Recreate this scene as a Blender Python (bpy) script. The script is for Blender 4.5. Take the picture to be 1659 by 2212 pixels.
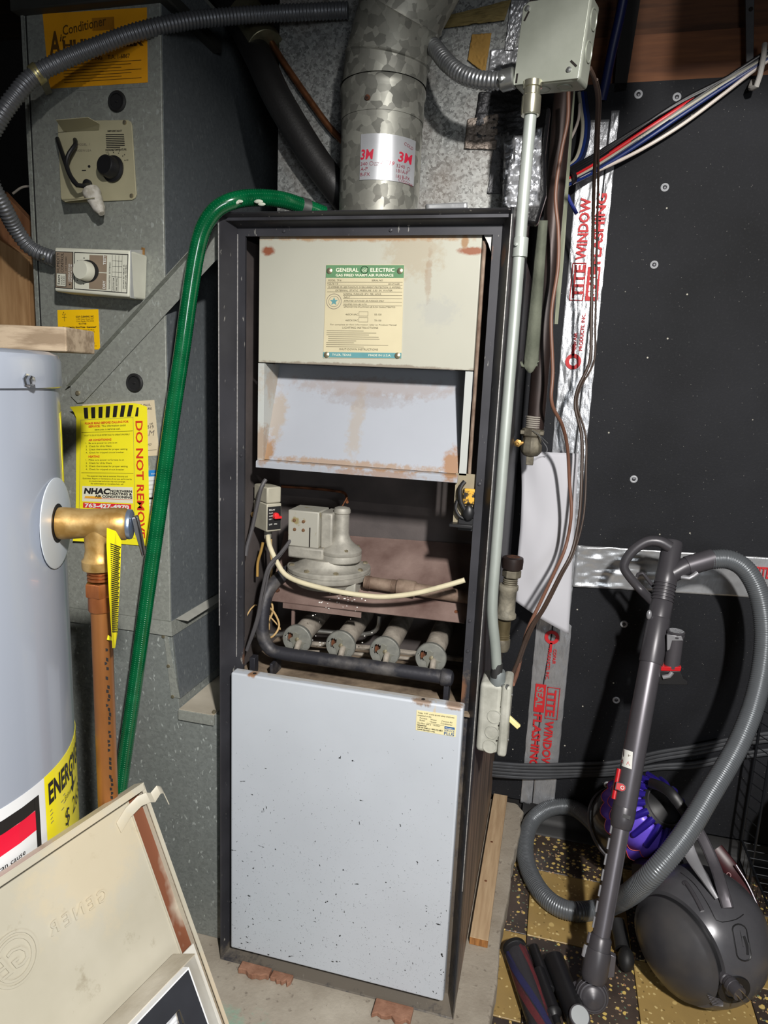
import bpy, math, random
from math import sin, cos, pi, radians, sqrt, atan2
from mathutils import Vector, Matrix, noise

for o in list(bpy.data.objects):
    bpy.data.objects.remove(o)
S = bpy.context.scene
COL = S.collection
random.seed(4)

# ------------------------------------------------------------------ camera
CAM = Vector((0.624, -1.2, 1.278))
RIGHT = Vector((0.9683, 0.2459, 0.0429)).normalized()
DOWN = Vector((0.0873, -0.1725, -0.9811))
FWD = RIGHT.cross(DOWN).normalized()
DOWN = FWD.cross(RIGHT).normalized()
FPX = 1490.0
cd = bpy.data.cameras.new('camera')
cd.sensor_fit = 'VERTICAL'
cd.sensor_height = 24.0
cd.lens = FPX / 2212 * 24.0
cd.clip_start = 0.01
cam = bpy.data.objects.new('camera', cd)
COL.objects.link(cam)
m3 = Matrix((RIGHT, -DOWN, -FWD)).transposed()
cam.matrix_world = Matrix.Translation(CAM) @ m3.to_4x4()
S.camera = cam

# ------------------------------------------------------------------ world, lamps, exposure
S.view_settings.view_transform = 'Standard'
S.view_settings.look = 'None'
S.view_settings.exposure = 0.08
S.view_settings.gamma = 1.0
S.view_settings.use_curve_mapping = False
w = bpy.data.worlds.new('world')
S.world = w
w.use_nodes = True
w.node_tree.nodes['Background'].inputs[0].default_value = (0.80, 0.88, 1.0, 1)
w.node_tree.nodes['Background'].inputs[1].default_value = 0.07


def area_lamp(name, loc, target, sx, sy, watts, col):
    l = bpy.data.lights.new(name, 'AREA')
    l.shape = 'RECTANGLE'
    l.size = sx
    l.size_y = sy
    l.energy = watts
    l.color = col
    o = bpy.data.objects.new(name, l)
    COL.objects.link(o)
    o.location = loc
    o.rotation_euler = (Vector(target) - Vector(loc)).to_track_quat('-Z', 'Y').to_euler()
    return o


area_lamp('ceiling_tube_lamp', (1.18, -1.75, 2.10), (0.5, 0.2, 0.7), 0.07, 0.14, 82, (1.0, 0.97, 0.93))
area_lamp('fill_light', (1.40, -2.60, 1.25), (0.4, 0.2, 0.7), 0.5, 0.5, 11, (0.92, 0.96, 1.0))  # added soft fill that lifts the lower areas and the shadows


# ------------------------------------------------------------------ measuring helpers
def ray(px, py):
    return RIGHT * ((px - 829.5) / FPX) + DOWN * ((py - 1106) / FPX) + FWD


def at(px, py, X=None, Y=None, Z=None, D=None):
    """the place in the room seen at a picture point, on a wall plane X, Y, Z or at depth D"""
    v = ray(px, py)
    if D is not None:
        return CAM + v * D
    i, val = (0, X) if X is not None else (1, Y) if Y is not None else (2, Z)
    return CAM + v * ((val - CAM[i]) / v[i])


def ats(pts):
    return [at(p[0], p[1], Y=p[2]) for p in pts]


V = Vector
XA, YA, ZA = V((1, 0, 0)), V((0, 1, 0)), V((0, 0, 1))


# ------------------------------------------------------------------ mesh builder
class MB:
    def __init__(s):
        s.v = []
        s.f = []

    def add(s, vs, fs):
        b = len(s.v)
        s.v += [V(p) for p in vs]
        s.f += [[i + b for i in f] for f in fs]
        return s

    def box(s, lo, hi, M=None):
        x0, y0, z0 = lo
        x1, y1, z1 = hi
        vs = [V(p) for p in ((x0, y0, z0), (x1, y0, z0), (x1, y1, z0), (x0, y1, z0), (x0, y0, z1), (x1, y0, z1), (x1, y1, z1), (x0, y1, z1))]
        if M:
            vs = [M @ p for p in vs]
        return s.add(vs, [(0, 3, 2, 1), (4, 5, 6, 7), (0, 1, 5, 4), (1, 2, 6, 5), (2, 3, 7, 6), (3, 0, 4, 7)])

    def prism(s, poly, d):
        """closed polygon of 3-D points pushed along vector d"""
        n = len(poly)
        d = V(d)
        vs = [V(p) for p in poly] + [V(p) + d for p in poly]
        fs = [list(range(n))[::-1], list(range(n, 2 * n))]
        for i in range(n):
            j = (i + 1) % n
            fs.append([i, j, j + n, i + n])
        a = (vs[1] - vs[0]).cross(vs[2] - vs[1])
        if a.dot(d) < 0:
            fs = [f[::-1] for f in fs]
        return s.add(vs, fs)

    def lathe(s, prof, org, axis, n=24, cap=True, arc=None):
        """prof = [(radius, height)], turned about axis through org"""
        org = V(org)
        ax = V(axis).normalized()
        u = ax.orthogonal().normalized() if abs(ax.z) < .95 else V((1, 0, 0)) - ax * ax.x
        u.normalize()
        w = ax.cross(u)
        vs, fs = [], []
        for r, h in prof:
            for k in range(n):
                a = 2 * pi * k / n
                vs.append(org + ax * h + (u * cos(a) + w * sin(a)) * r)
        for i in range(len(prof) - 1):
            for k in range(n):
                j = (k + 1) % n
                fs.append((i * n + k, i * n + j, (i + 1) * n + j, (i + 1) * n + k))
        if cap:
            if prof[0][0] > 1e-5:
                fs.append(list(range(n))[::-1])
            if prof[-1][0] > 1e-5:
                fs.append([(len(prof) - 1) * n + k for k in range(n)])
        return s.add(vs, fs)

    def cyl(s, a, b, r, n=20, r2=None, ch=0.0):
        a, b = V(a), V(b)
        L = (b - a).length
        r2 = r if r2 is None else r2
        pr = [(r - ch, 0), (r, ch), (r2, L - ch), (r2 - ch, L)] if ch else [(r, 0), (r2, L)]
        return s.lathe(pr, a, b - a, n)

    def tube(s, pts, r, n=12, step=None, smooth=True, rf=None, cap=True):
        step = step or max(.004, min(.02, r * 1.6))
        P = spline(pts, step) if smooth else [V(p) for p in pts]
        T = [(P[min(i + 1, len(P) - 1)] - P[max(i - 1, 0)]).normalized() for i in range(len(P))]
        u = T[0].orthogonal().normalized()
        vs, fs, L = [], [], 0
        for i, p in enumerate(P):
            if i:
                L += (P[i] - P[i - 1]).length
            u = (u - T[i] * u.dot(T[i])).normalized()
            w = T[i].cross(u)
            rr = rf(L) if rf else r
            for k in range(n):
                a = 2 * pi * k / n
                vs.append(p + (u * cos(a) + w * sin(a)) * rr)
        for i in range(len(P) - 1):
            for k in range(n):
                j = (k + 1) % n
                fs.append((i * n + k, i * n + j, (i + 1) * n + j, (i + 1) * n + k))
        if cap:
            fs.append(list(range(n))[::-1])
            fs.append([(len(P) - 1) * n + k for k in range(n)])
        return s.add(vs, fs)

    def grid(s, f, nu, nv, thick=None):
        """f(a, b) for a, b in 0..1"""
        vs = [f(i / nu, j / nv) for j in range(nv + 1) for i in range(nu + 1)]
        fs = [(j * (nu + 1) + i, j * (nu + 1) + i + 1, (j + 1) * (nu + 1) + i + 1, (j + 1) * (nu + 1) + i) for j in range(nv) for i in range(nu)]
        return s.add(vs, fs)

    def sphere(s, c, r, n=20, sc=(1, 1, 1)):
        c = V(c)
        vs, fs = [], []
        m = n // 2
        for i in range(m + 1):
            t = pi * i / m
            for k in range(n):
                a = 2 * pi * k / n
                vs.append(c + V((r * sc[0] * sin(t) * cos(a), r * sc[1] * sin(t) * sin(a), r * sc[2] * cos(t))))
        for i in range(m):
            for k in range(n):
                j = (k + 1) % n
                fs.append((i * n + k, (i + 1) * n + k, (i + 1) * n + j, i * n + j))
        return s.add(vs, fs)

    def build(s, name, mat, parent=None, bevel=0, sharp=35, smooth=True, loc=None, mods=None, solid=0, seg=2):
        me = bpy.data.meshes.new(name)
        org = parent_origin(parent) if loc is None else V((0, 0, 0))   # with loc the mesh is already local
        me.from_pydata([tuple(p - org) for p in s.v], [], s.f)
        me.validate()
        me.update()
        if smooth:
            me.polygons.foreach_set('use_smooth', [True] * len(me.polygons))
            me.set_sharp_from_angle(angle=radians(sharp))
        if mat:
            me.materials.append(mat)
        o = bpy.data.objects.new(name, me)
        COL.objects.link(o)
        if parent:
            o.parent = parent
        if loc is not None:
            o.location = loc
        if solid:
            md = o.modifiers.new('solid', 'SOLIDIFY')
            md.thickness = solid
            md.offset = -1
        if bevel:
            md = o.modifiers.new('bevel', 'BEVEL')
            md.width = bevel
            md.segments = seg
            md.limit_method = 'ANGLE'
            md.angle_limit = radians(40)
        return o


def parent_origin(p):
    o = V((0, 0, 0))
    while p:
        o = o + p.location
        p = p.parent
    return o


def spline(pts, step):
    P = [V(p) for p in pts]
    if len(P) == 2:
        n = max(1, int((P[1] - P[0]).length / step))
        return [P[0].lerp(P[1], i / n) for i in range(n + 1)]
    Q = [P[0] * 2 - P[1]] + P + [P[-1] * 2 - P[-2]]
    out = [P[0]]
    for i in range(1, len(Q) - 2):
        a, b, c, d = Q[i - 1], Q[i], Q[i + 1], Q[i + 2]
        n = max(1, int((c - b).length / step))
        for k in range(1, n + 1):
            t = k / n
            out.append(0.5 * ((2 * b) + (c - a) * t + (2 * a - 5 * b + 4 * c - d) * t * t + (3 * b - a - 3 * c + d) * t ** 3))
    return out


def thing(name, loc, label, cat, group=None):
    o = bpy.data.objects.new(name, None)
    o.empty_display_size = 0.05
    COL.objects.link(o)
    o.location = loc
    return tag(o, label, cat, group)


def tag(o, label, cat, group=None, kind=None):
    o['label'] = label
    o['category'] = cat
    if group:
        o['group'] = group
    if kind:
        o['kind'] = kind
    return o


def structure(o, label=None):
    o['kind'] = 'structure'
    if label:
        o['label'] = label
    return o


def note(o, label):
    o['label'] = label
    return o


def dup(o, parent, loc):
    c = o.copy()
    COL.objects.link(c)
    c.parent = parent
    c.location = loc
    return c


# ------------------------------------------------------------------ materials
def C(r, g, b):
    f = lambda x: (x / 255 / 12.92) if x / 255 <= .04045 else ((x / 255 + .055) / 1.055) ** 2.4
    return (f(r), f(g), f(b), 1.0)


class NT:
    def __init__(s, name):
        s.m = bpy.data.materials.new(name)
        s.m.use_nodes = True
        s.t = s.m.node_tree
        s.bsdf = s.t.nodes['Principled BSDF']
        s.tc = s.t.nodes.new('ShaderNodeTexCoord').outputs['Object']

    def n(s, typ, **kw):
        nd = s.t.nodes.new('ShaderNode' + typ)
        for k, v in kw.items():
            setattr(nd, k, v)
        return nd

    def ln(s, a, b):
        s.t.links.new(a, b)

    def mapped(s, scale=(1, 1, 1), off=(0, 0, 0), src=None):
        m = s.n('Mapping')
        m.inputs['Scale'].default_value = scale
        m.inputs['Location'].default_value = off
        s.ln(src or s.tc, m.inputs['Vector'])
        return m.outputs[0]

    def noise(s, scale, detail=4, stretch=(1, 1, 1), rough=.55, off=(0, 0, 0)):
        nd = s.n('TexNoise')
        nd.inputs['Scale'].default_value = scale
        nd.inputs['Detail'].default_value = detail
        nd.inputs['Roughness'].default_value = rough
        s.ln(s.mapped(stretch, off), nd.inputs['Vector'])
        return nd.outputs['Fac']

    def voro(s, scale, feature='F1', stretch=(1, 1, 1), rnd=1.0, warp=0):
        nd = s.n('TexVoronoi', feature=feature)
        nd.inputs['Scale'].default_value = scale
        nd.inputs['Randomness'].default_value = rnd
        src = s.mapped(stretch)
        if warp:
            nz = s.n('TexNoise')
            nz.inputs['Scale'].default_value = scale * .9
            s.ln(src, nz.inputs['Vector'])
            a = s.n('VectorMath', operation='MULTIPLY_ADD')
            s.ln(nz.outputs['Color'], a.inputs[0])
            a.inputs[1].default_value = (warp,) * 3
            s.ln(src, a.inputs[2])
            src = a.outputs[0]
        s.ln(src, nd.inputs['Vector'])
        return nd

    def ramp(s, fac, lo, hi, a=0.0, b=1.0):
        nd = s.n('MapRange')
        nd.inputs['From Min'].default_value = lo
        nd.inputs['From Max'].default_value = hi
        nd.inputs['To Min'].default_value = a
        nd.inputs['To Max'].default_value = b
        s.ln(fac, nd.inputs['Value'])
        return nd.outputs[0]

    def math(s, op, a, b=None):
        nd = s.n('Math', operation=op)
        for i, x in enumerate((a, b)):
            if x is None:
                continue
            if isinstance(x, (int, float)):
                nd.inputs[i].default_value = x
            else:
                s.ln(x, nd.inputs[i])
        return nd.outputs[0]

    def mix(s, fac, a, b):
        nd = s.n('Mix', data_type='RGBA')
        for i, x in ((0, fac), (6, a), (7, b)):
            if isinstance(x, (int, float)):
                nd.inputs[i].default_value = x
            elif isinstance(x, tuple):
                nd.inputs[i].default_value = x
            else:
                s.ln(x, nd.inputs[i])
        return nd.outputs[2]

    def bump(s, h, strength=.3, dist=.002):
        nd = s.n('Bump')
        nd.inputs['Strength'].default_value = strength
        nd.inputs['Distance'].default_value = dist
        s.ln(h, nd.inputs['Height'])
        s.ln(nd.outputs[0], s.bsdf.inputs['Normal'])

    def spot(s, base, c, r, col, strength=.8, nz=.5, nscale=60):
        """a stain of its own shape: soft ellipsoid about c broken up by noise"""
        m = s.mapped(tuple(1 / x for x in r), tuple(-c[i] / r[i] for i in range(3)))
        l = s.n('VectorMath', operation='LENGTH')
        s.ln(m, l.inputs[0])
        d = s.math('ADD', l.outputs['Value'], s.math('MULTIPLY', s.math('SUBTRACT', s.noise(nscale, 5, rough=.7), .5), nz * 2.5))
        return s.mix(s.ramp(d, 1.0, .55, 0, strength), base, col)

    def done(s, col, rough=.5, metal=0.0, **kw):
        b = s.bsdf.inputs
        for k, x in (('Base Color', col), ('Roughness', rough), ('Metallic', metal)):
            if isinstance(x, (int, float, tuple)):
                b[k].default_value = x
            else:
                s.ln(x, b[k])
        for k, x in kw.items():
            b[k.replace('_', ' ')].default_value = x
        return s.m


def plain(name, col, rough=.5, metal=0.0, var=.12, scale=25, bump=0, bscale=200, **kw):
    t = NT(name)
    dark = tuple(x * (1 - var) for x in col[:3]) + (1,)
    lite = tuple(min(1, x * (1 + var)) for x in col[:3]) + (1,)
    c = t.mix(t.ramp(t.noise(scale), .3, .7), dark, lite)
    if bump:
        t.bump(t.noise(bscale, 3), bump)
    return t.done(c, rough, metal, **kw)


def two(name, a, b, lo=.4, hi=.6, scale=20, stretch=(1, 1, 1), rough=.6, metal=0.0, bump=0, bscale=150, detail=6, **kw):
    t = NT(name)
    f = t.ramp(t.noise(scale, detail, stretch), lo, hi)
    if bump:
        t.bump(t.noise(bscale, 4, stretch), bump)
    return t.done(t.mix(f, a, b), rough, metal, **kw)


def galv(name, base, lo=.75, hi=1.25, scale=110, rough=.42, metal=.75, flecks=0, dirt=None):
    t = NT(name)
    v = t.voro(scale, stretch=(1, 1, 1), warp=.012)
    g = t.n('SeparateColor')
    t.ln(v.outputs['Color'], g.inputs[0])
    big = t.noise(4, 4)
    f = t.math('ADD', t.math('MULTIPLY', g.outputs[0], .6), t.math('MULTIPLY', t.noise(scale * .6, 3), .4))
    a = tuple(x * lo for x in base[:3]) + (1,)
    b = tuple(min(1, x * hi) for x in base[:3]) + (1,)
    c = t.mix(t.ramp(f, .2, .8), a, b)
    if flecks:
        v2 = t.voro(scale * .45, stretch=(1, 1.3, .55), warp=.02)
        c = t.mix(t.ramp(v2.outputs['Distance'], .22, .10, 0, flecks), c, C(205, 212, 208))
    if dirt:
        c = t.mix(t.ramp(big, .5, .75, 0, .6), c, dirt)
    r = t.ramp(f, .2, .8, rough + .1, rough - .06)
    return t.done(c, r, metal)


def foil(name, bump=.6, scale=60, tint=C(205, 207, 210), rough=.30, stretch=(1, 1, .35)):
    t = NT(name)
    t.bump(t.noise(scale, 5, stretch, .6), bump, .004)
    return t.done(t.mix(t.ramp(t.noise(12, 4), .35, .65), tuple(x * .75 for x in tint[:3]) + (1,), tint), rough, .62)


# ------------------------------------------------------------------ printed labels
_tx = {}


def text_mesh(body, bold):
    k = (body, bold)
    if k not in _tx:
        cu = bpy.data.curves.new('lettering', 'FONT')
        cu.body = body
        cu.size = 1.0
        cu.resolution_u = 2
        cu.offset = bold
        ob = bpy.data.objects.new('lettering', cu)
        me = ob.to_mesh()
        vs = [tuple(v.co) for v in me.vertices]
        fs = [tuple(p.vertices) for p in me.polygons]
        ob.to_mesh_clear()
        bpy.data.objects.remove(ob)
        bpy.data.curves.remove(cu)
        _tx[k] = (vs, fs)
    return _tx[k]


class Decal:
    """flat print laid on a surface; f(x, y) gives (place, normal) for label units, y counted downwards"""

    def __init__(s, f, W, H, lift=.0006):
        s.f, s.W, s.H, s.lift = f, W, H, lift
        s.m = {}

    def mb(s, mat, a=None, b=None):
        # a big word or block is an object of its own; small print is gathered by ink
        k = mat.name
        if a is not None and (s.f(*a)[0] - s.f(*b)[0]).length > .017:
            k += '#%d' % len(s.m)
        return s.m.setdefault(k, (mat, MB()))[1]

    def P(s, x, y, k=1.0):
        p, n = s.f(x, y)
        return p + n * s.lift * k

    def poly(s, pts, mat, k=1.0):
        s.mb(mat).add([s.P(x, y, k) for x, y in pts], [list(range(len(pts)))])
        return s

    def rect(s, x0, y0, x1, y1, mat, k=1.0, n=1):
        tgt = s.mb(mat, (x0, y0), (x1, y1))
        for i in range(n):
            a, b = x0 + (x1 - x0) * i / n, x0 + (x1 - x0) * (i + 1) / n
            tgt.add([s.P(x, y, k) for x, y in ((a, y0), (a, y1), (b, y1), (b, y0))], [(0, 1, 2, 3)])
        return s

    def frame(s, x0, y0, x1, y1, w, mat, k=1.0):
        s.rect(x0, y0, x1, y0 + w, mat, k)
        s.rect(x0, y1 - w, x1, y1, mat, k)
        s.rect(x0, y0, x0 + w, y1, mat, k)
        return s.rect(x1 - w, y0, x1, y1, mat, k)

    def ring(s, cx, cy, r, w, mat, n=24, k=1.0, sy=1.0):
        tgt = s.mb(mat, (cx, cy), (cx, cy + 2 * r))
        for i in range(n):
            a, b = 2 * pi * i / n, 2 * pi * (i + 1) / n
            q = [(cx + R * cos(t), cy + R * sin(t) * sy) for R, t in ((r, a), (r, b), (r - w, b), (r - w, a))]
            tgt.add([s.P(x, y, k) for x, y in q[::-1]], [(0, 1, 2, 3)])
        return s

    def disc(s, cx, cy, r, mat, n=24, k=1.0):
        return s.poly([(cx + r * cos(2 * pi * i / n), cy - r * sin(2 * pi * i / n)) for i in range(n)], mat, k)

    def text(s, x, y, size, body, mat, align='L', fit=None, rot=0, bold=0.0, slant=0, k=1.5, mirror=False):
        vs, fs = text_mesh(body, bold)
        if not vs:
            return s
        x1 = max(p[0] for p in vs)
        x0 = min(p[0] for p in vs)
        sx = size if fit is None else fit / max(1e-6, x1 - x0)
        dx = -x0 if align == 'L' else -x1 if align == 'R' else -(x0 + x1) / 2
        ca, sa = cos(radians(rot)), sin(radians(rot))
        out = []
        for a, b, _ in vs:
            u, v = (a + dx + slant * b) * sx, -b * size
            if mirror:
                u = -u
            out.append(s.P(x + u * ca - v * sa, y + u * sa + v * ca, k))
        s.mb(mat, (x, y), (x, y + size * 1.6)).add(out, [f[::-1] for f in fs] if mirror else fs)
        return s

    def lines(s, x, y, dy, size, bodies, mat, **kw):
        for i, b in enumerate(bodies):
            s.text(x, y + i * dy, size, b, mat, **kw)
        return s

    def base(s, mat, name, parent, thick=.0008, nx=1, ny=1):
        m = MB()
        vs, fs = [], []
        for sgn in (1, 0):
            for j in range(ny + 1):
                for i in range(nx + 1):
                    p, n = s.f(s.W * i / nx, s.H * j / ny)
                    vs.append(p + n * (0.0002 if sgn else -thick))
        N = (nx + 1) * (ny + 1)
        q = lambda i, j, t: t * N + j * (nx + 1) + i
        for j in range(ny):
            for i in range(nx):
                fs.append((q(i, j, 0), q(i, j + 1, 0), q(i + 1, j + 1, 0), q(i + 1, j, 0)))
                fs.append((q(i, j, 1), q(i + 1, j, 1), q(i + 1, j + 1, 1), q(i, j + 1, 1)))
        for i in range(nx):
            fs.append((q(i, 0, 0), q(i + 1, 0, 0), q(i + 1, 0, 1), q(i, 0, 1)))
            fs.append((q(i, ny, 0), q(i, ny, 1), q(i + 1, ny, 1), q(i + 1, ny, 0)))
        for j in range(ny):
            fs.append((q(0, j, 0), q(0, j, 1), q(0, j + 1, 1), q(0, j + 1, 0)))
            fs.append((q(nx, j, 0), q(nx, j + 1, 0), q(nx, j + 1, 1), q(nx, j, 1)))
        m.add(vs, fs)
        s.obj = m.build(name, mat, parent, smooth=nx > 1 or ny > 1)
        return s.obj

    def build(s, parent, name='lettering', solid=0):
        for mat, m in s.m.values():
            m.build(name, mat, parent, smooth=False, solid=solid)
        s.m = {}


def quad_map(tl, tr, br, bl, W, H):
    tl, tr, br, bl = [V(p) for p in (tl, tr, br, bl)]
    n = (tr - bl).cross(tl - br)
    n = (br - tl).cross(tr - bl).normalized()
    if n.dot(CAM - tl) < 0:
        n = -n

    def f(x, y):
        a, b = x / W, y / H
        return (tl * (1 - a) + tr * a) * (1 - b) + (bl * (1 - a) + br * a) * b, n
    return f


def px_decal(corners, Y, W, H, out=.0006, **kw):
    pts = [at(x, y, Y=Y - out) for x, y in corners]
    return Decal(quad_map(*pts, W, H), W, H, **kw)


def cyl_hit(px, py, c, r):
    v = ray(px, py)
    ox, oy = CAM.x - c[0], CAM.y - c[1]
    a = v.x ** 2 + v.y ** 2
    b = 2 * (ox * v.x + oy * v.y)
    d = b * b - 4 * a * (ox * ox + oy * oy - r * r)
    return CAM + v * ((-b - sqrt(max(0, d))) / (2 * a))


# ------------------------------------------------------------------ shared materials
INK = plain('black_ink', C(28, 26, 26), .6, var=0)
RED_INK = plain('red_ink', C(196, 34, 40), .6, var=0)
WHITE_INK = plain('white_ink', C(226, 226, 220), .6, var=0)
GREY_INK = plain('grey_ink', C(120, 112, 100), .6, var=.05)
YELLOW = plain('yellow_print', C(238, 226, 40), .45, var=.03)
BLACK = plain('black_plastic', C(26, 26, 28), .45)
RUBBER = plain('black_rubber', C(24, 24, 25), .6)
CHROME = plain('bright_steel', C(200, 202, 205), .25, 1.0)
ZINC = plain('zinc_plate', C(170, 172, 170), .38, .9, var=.2)
BRASS = two('brass', C(160, 124, 66), C(196, 164, 108), scale=30, rough=.42, metal=.65, bump=.10)
STEEL_DARK = two('dusty_black_steel', C(44, 44, 50), C(112, 108, 104), .5, .8, scale=18, rough=.55, metal=.3, bump=.2)
WOOD = two('pale_pine', C(166, 138, 106), C(194, 168, 134), .3, .7, scale=9, stretch=(14, 1, 14), rough=.75)
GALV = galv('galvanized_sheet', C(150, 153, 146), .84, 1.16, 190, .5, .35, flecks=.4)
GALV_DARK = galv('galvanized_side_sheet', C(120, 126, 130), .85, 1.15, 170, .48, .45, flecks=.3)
GALV_LOW = galv('galvanized_lower_sheet', C(134, 139, 136), .84, 1.16, 190, .5, .35, flecks=.75)
GALV_BIG = galv('spangled_flue_sheet', C(134, 134, 126), .55, 1.35, 62, .52, .45, dirt=C(92, 88, 80))
GALV_PLEN = galv('plenum_sheet', C(152, 154, 152), .45, 1.5, 210, .45, .5, dirt=C(120, 100, 84))
FOIL = foil('crinkled_foil', .8, 45, C(186, 188, 192), .32)
FOIL_FLAT = foil('smooth_foil', .25, 30)
FOIL_OLD = foil('dull_crumpled_foil', .9, 130, C(120, 120, 122), .4, (1, 1, 1))
PAINT_BEIGE_DUST = plain('dusty_grey_cast_metal', C(150, 146, 136), .7, .25, var=.18, scale=40, bump=.12)

# ------------------------------------------------------------------ the setting
m = MB()
m.box((-2.2, -3.6, -.16), (2.4, 1.0, -.0665))
floor = structure(m.build('floor', plain('floor_bed', C(40, 36, 32), .9), smooth=False))


def chips(name, ground, chip_cols, thr, scale, wear):
    t = NT(name)
    src = t.tc
    oi = t.n('ObjectInfo')
    ad = t.n('VectorMath', operation='ADD')
    t.ln(t.tc, ad.inputs[0])
    t.ln(t.math('MULTIPLY', oi.outputs['Random'], 9.0), ad.inputs[1])
    t.tc = ad.outputs[0]
    c = t.mix(t.ramp(t.noise(7, 6), .35, .7), ground, wear)
    for i, (col, th, sc) in enumerate(chip_cols):
        v = t.voro(sc, stretch=(1, 1, .01), warp=.01)
        s = t.n('SeparateColor')
        t.ln(v.outputs['Color'], s.inputs[0])
        on = t.math('MULTIPLY', t.ramp(v.outputs['Distance'], th, th * .75), t.math('GREATER_THAN', s.outputs[i % 3], thr))
        c = t.mix(on, c, col)
    return t.done(c, .45)


TILE_Y = chips('tan_speckled_tile', C(168, 140, 84), [(C(206, 184, 128), .3, 90), (C(126, 104, 62), .26, 80), (C(196, 170, 110), .35, 45)], .6, 60, C(146, 122, 76))
TILE_K = chips('black_speckled_tile', C(44, 37, 34), [(C(210, 182, 104), .36, 70), (C(190, 174, 136), .32, 110), (C(206, 178, 110), .28, 42), (C(96, 120, 100), .24, 95), (C(150, 84, 62), .22, 110)], .6, 60, C(84, 72, 64))
for i in range(-1, 5):
    for j in range(-3, 4):
        x0, y0 = .408 + .25 * i, .092 + .248 * j
        y1 = min(y0 + .248, .798)
        b = MB().box((-.1242, -.123, -.0065), (.1242, (y1 - y0) - .125, 0))
        b.build('floor_tile', TILE_Y if (i + j) % 2 == 0 else TILE_K, floor, bevel=.001, smooth=False, loc=(x0 + .125, y0 + .124, -.06), seg=1)

# concrete pad, ragged along its right edge, old green paint towards the front
tl = NT('old_concrete')
cc = tl.mix(tl.ramp(tl.noise(5, 8, rough=.65), .3, .7), C(132, 122, 108), C(172, 164, 150))
cc = tl.mix(tl.ramp(tl.noise(60, 4), .62, .7, 0, .55), cc, C(90, 80, 70))
cc = tl.spot(cc, (.02, -.20, 0), (.22, .11, .3), C(120, 172, 150), .75, .6, 30)
cc = tl.spot(cc, (.36, -.22, 0), (.18, .12, .3), C(196, 156, 134), .4, .6, 14)
tl.bump(tl.noise(120, 5), .5)
CONC = tl.done(cc, .85)
edge = [(.585, -.9), (.592, -.3), (.595, .036), (.602, .12), (.597, .20), (.599, .264), (.604, .35), (.609, .45), (.606, .52), (.614, .60), (.62, .672), (.616, .72), (.625, .76), (.60, .798)]
poly = [(-1.3, .798), (-1.3, -.9)] + edge
random.seed(2)
fine = []
for a, b in zip(poly[2:-1], poly[3:]):
    for k in range(4):
        q = V((a[0] + (b[0] - a[0]) * k / 4, a[1] + (b[1] - a[1]) * k / 4))
        fine.append((q.x + random.uniform(-.002, .002), q.y))
poly = poly[:2] + fine + [poly[-1]]
o = MB().prism([(x, y, 0) for x, y in poly], (0, 0, -.0598)).build('concrete_pad', CONC, bevel=.006, smooth=False)
tag(o, 'worn concrete pad under the furnace with old green paint', 'concrete pad')

# wall behind: painted masonry, dark board panel, wood rim above
DARK = plain('dark_masonry', C(30, 28, 27), .9, bump=.3, bscale=60)
structure(MB().box((-2.2, .93, -.0665), (2.4, 1.0, 2.4)).build('wall_far', DARK, smooth=False))
structure(MB().box((-2.2, -3.6, -.0665), (-2.1, .93, 2.4)).build('wall_left', DARK, smooth=False))
structure(MB().box((1.78, -3.6, -.0665), (1.88, .93, 2.4)).build('wall_right', DARK, smooth=False))
CEILW = two('dark_joist_wood', C(34, 25, 19), C(56, 40, 28), scale=8, stretch=(1, 10, 10), rough=.85)
structure(MB().box((-2.2, -3.6, 2.32), (2.4, 1.0, 2.4)).build('ceiling', CEILW, smooth=False))
tb = NT('black_fibre_board')
cb = tb.mix(tb.ramp(tb.noise(3, 5), .3, .7), C(20, 21, 24), C(34, 35, 39))
cb = tb.mix(tb.ramp(tb.noise(160, 3), .55, .75, 0, .35), cb, C(50, 51, 55))
vv = tb.voro(26)
sp = tb.n('SeparateColor')
tb.ln(vv.outputs['Color'], sp.inputs[0])
cb = tb.mix(tb.math('MULTIPLY', tb.ramp(vv.outputs['Distance'], .07, .04), tb.math('GREATER_THAN', sp.outputs[0], .74)), cb, C(190, 186, 172))
v2 = tb.voro(85)
s2 = tb.n('SeparateColor')
tb.ln(v2.outputs['Color'], s2.inputs[0])
cb = tb.mix(tb.math('MULTIPLY', tb.ramp(v2.outputs['Distance'], .09, .05, 0, .6), tb.math('GREATER_THAN', s2.outputs[1], .84)), cb, C(150, 148, 142))
tb.bump(tb.noise(220, 4), .25)
BOARD = tb.done(cb, .7, 0.0, Specular_IOR_Level=.22)
wall = structure(MB().box((.50, .80, .012), (1.78, .815, 2.04)).build('wall_back', BOARD, smooth=False))
structure(MB().box((.50, .815, -.0665), (1.78, .93, 2.04)).build('wall_core', DARK, smooth=False))
RIM = two('amber_rim_joist', C(92, 54, 30), C(128, 80, 46), .3, .7, scale=5, stretch=(1, 4, 12), rough=.7)
structure(MB().box((.50, .83, 2.04), (1.78, .87, 2.16)).build('trim_1', RIM, smooth=False))
structure(MB().box((.50, .842, 2.16), (1.78, .88, 2.32)).build('trim_2', two('brown_subfloor', C(70, 44, 28), C(92, 58, 36), scale=5, stretch=(1, 4, 12), rough=.8), smooth=False))
# cove strip at the foot of the wall
pr = [(.745, -.06), (.748, -.054), (.778, -.047), (.792, -.03), (.796, .010), (.799, .010), (.799, -.06)]
structure(MB().prism([(.62, y, z) for y, z in pr], (1.16, 0, 0)).build('baseboard_back', RUBBER, sharp=60))

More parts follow.
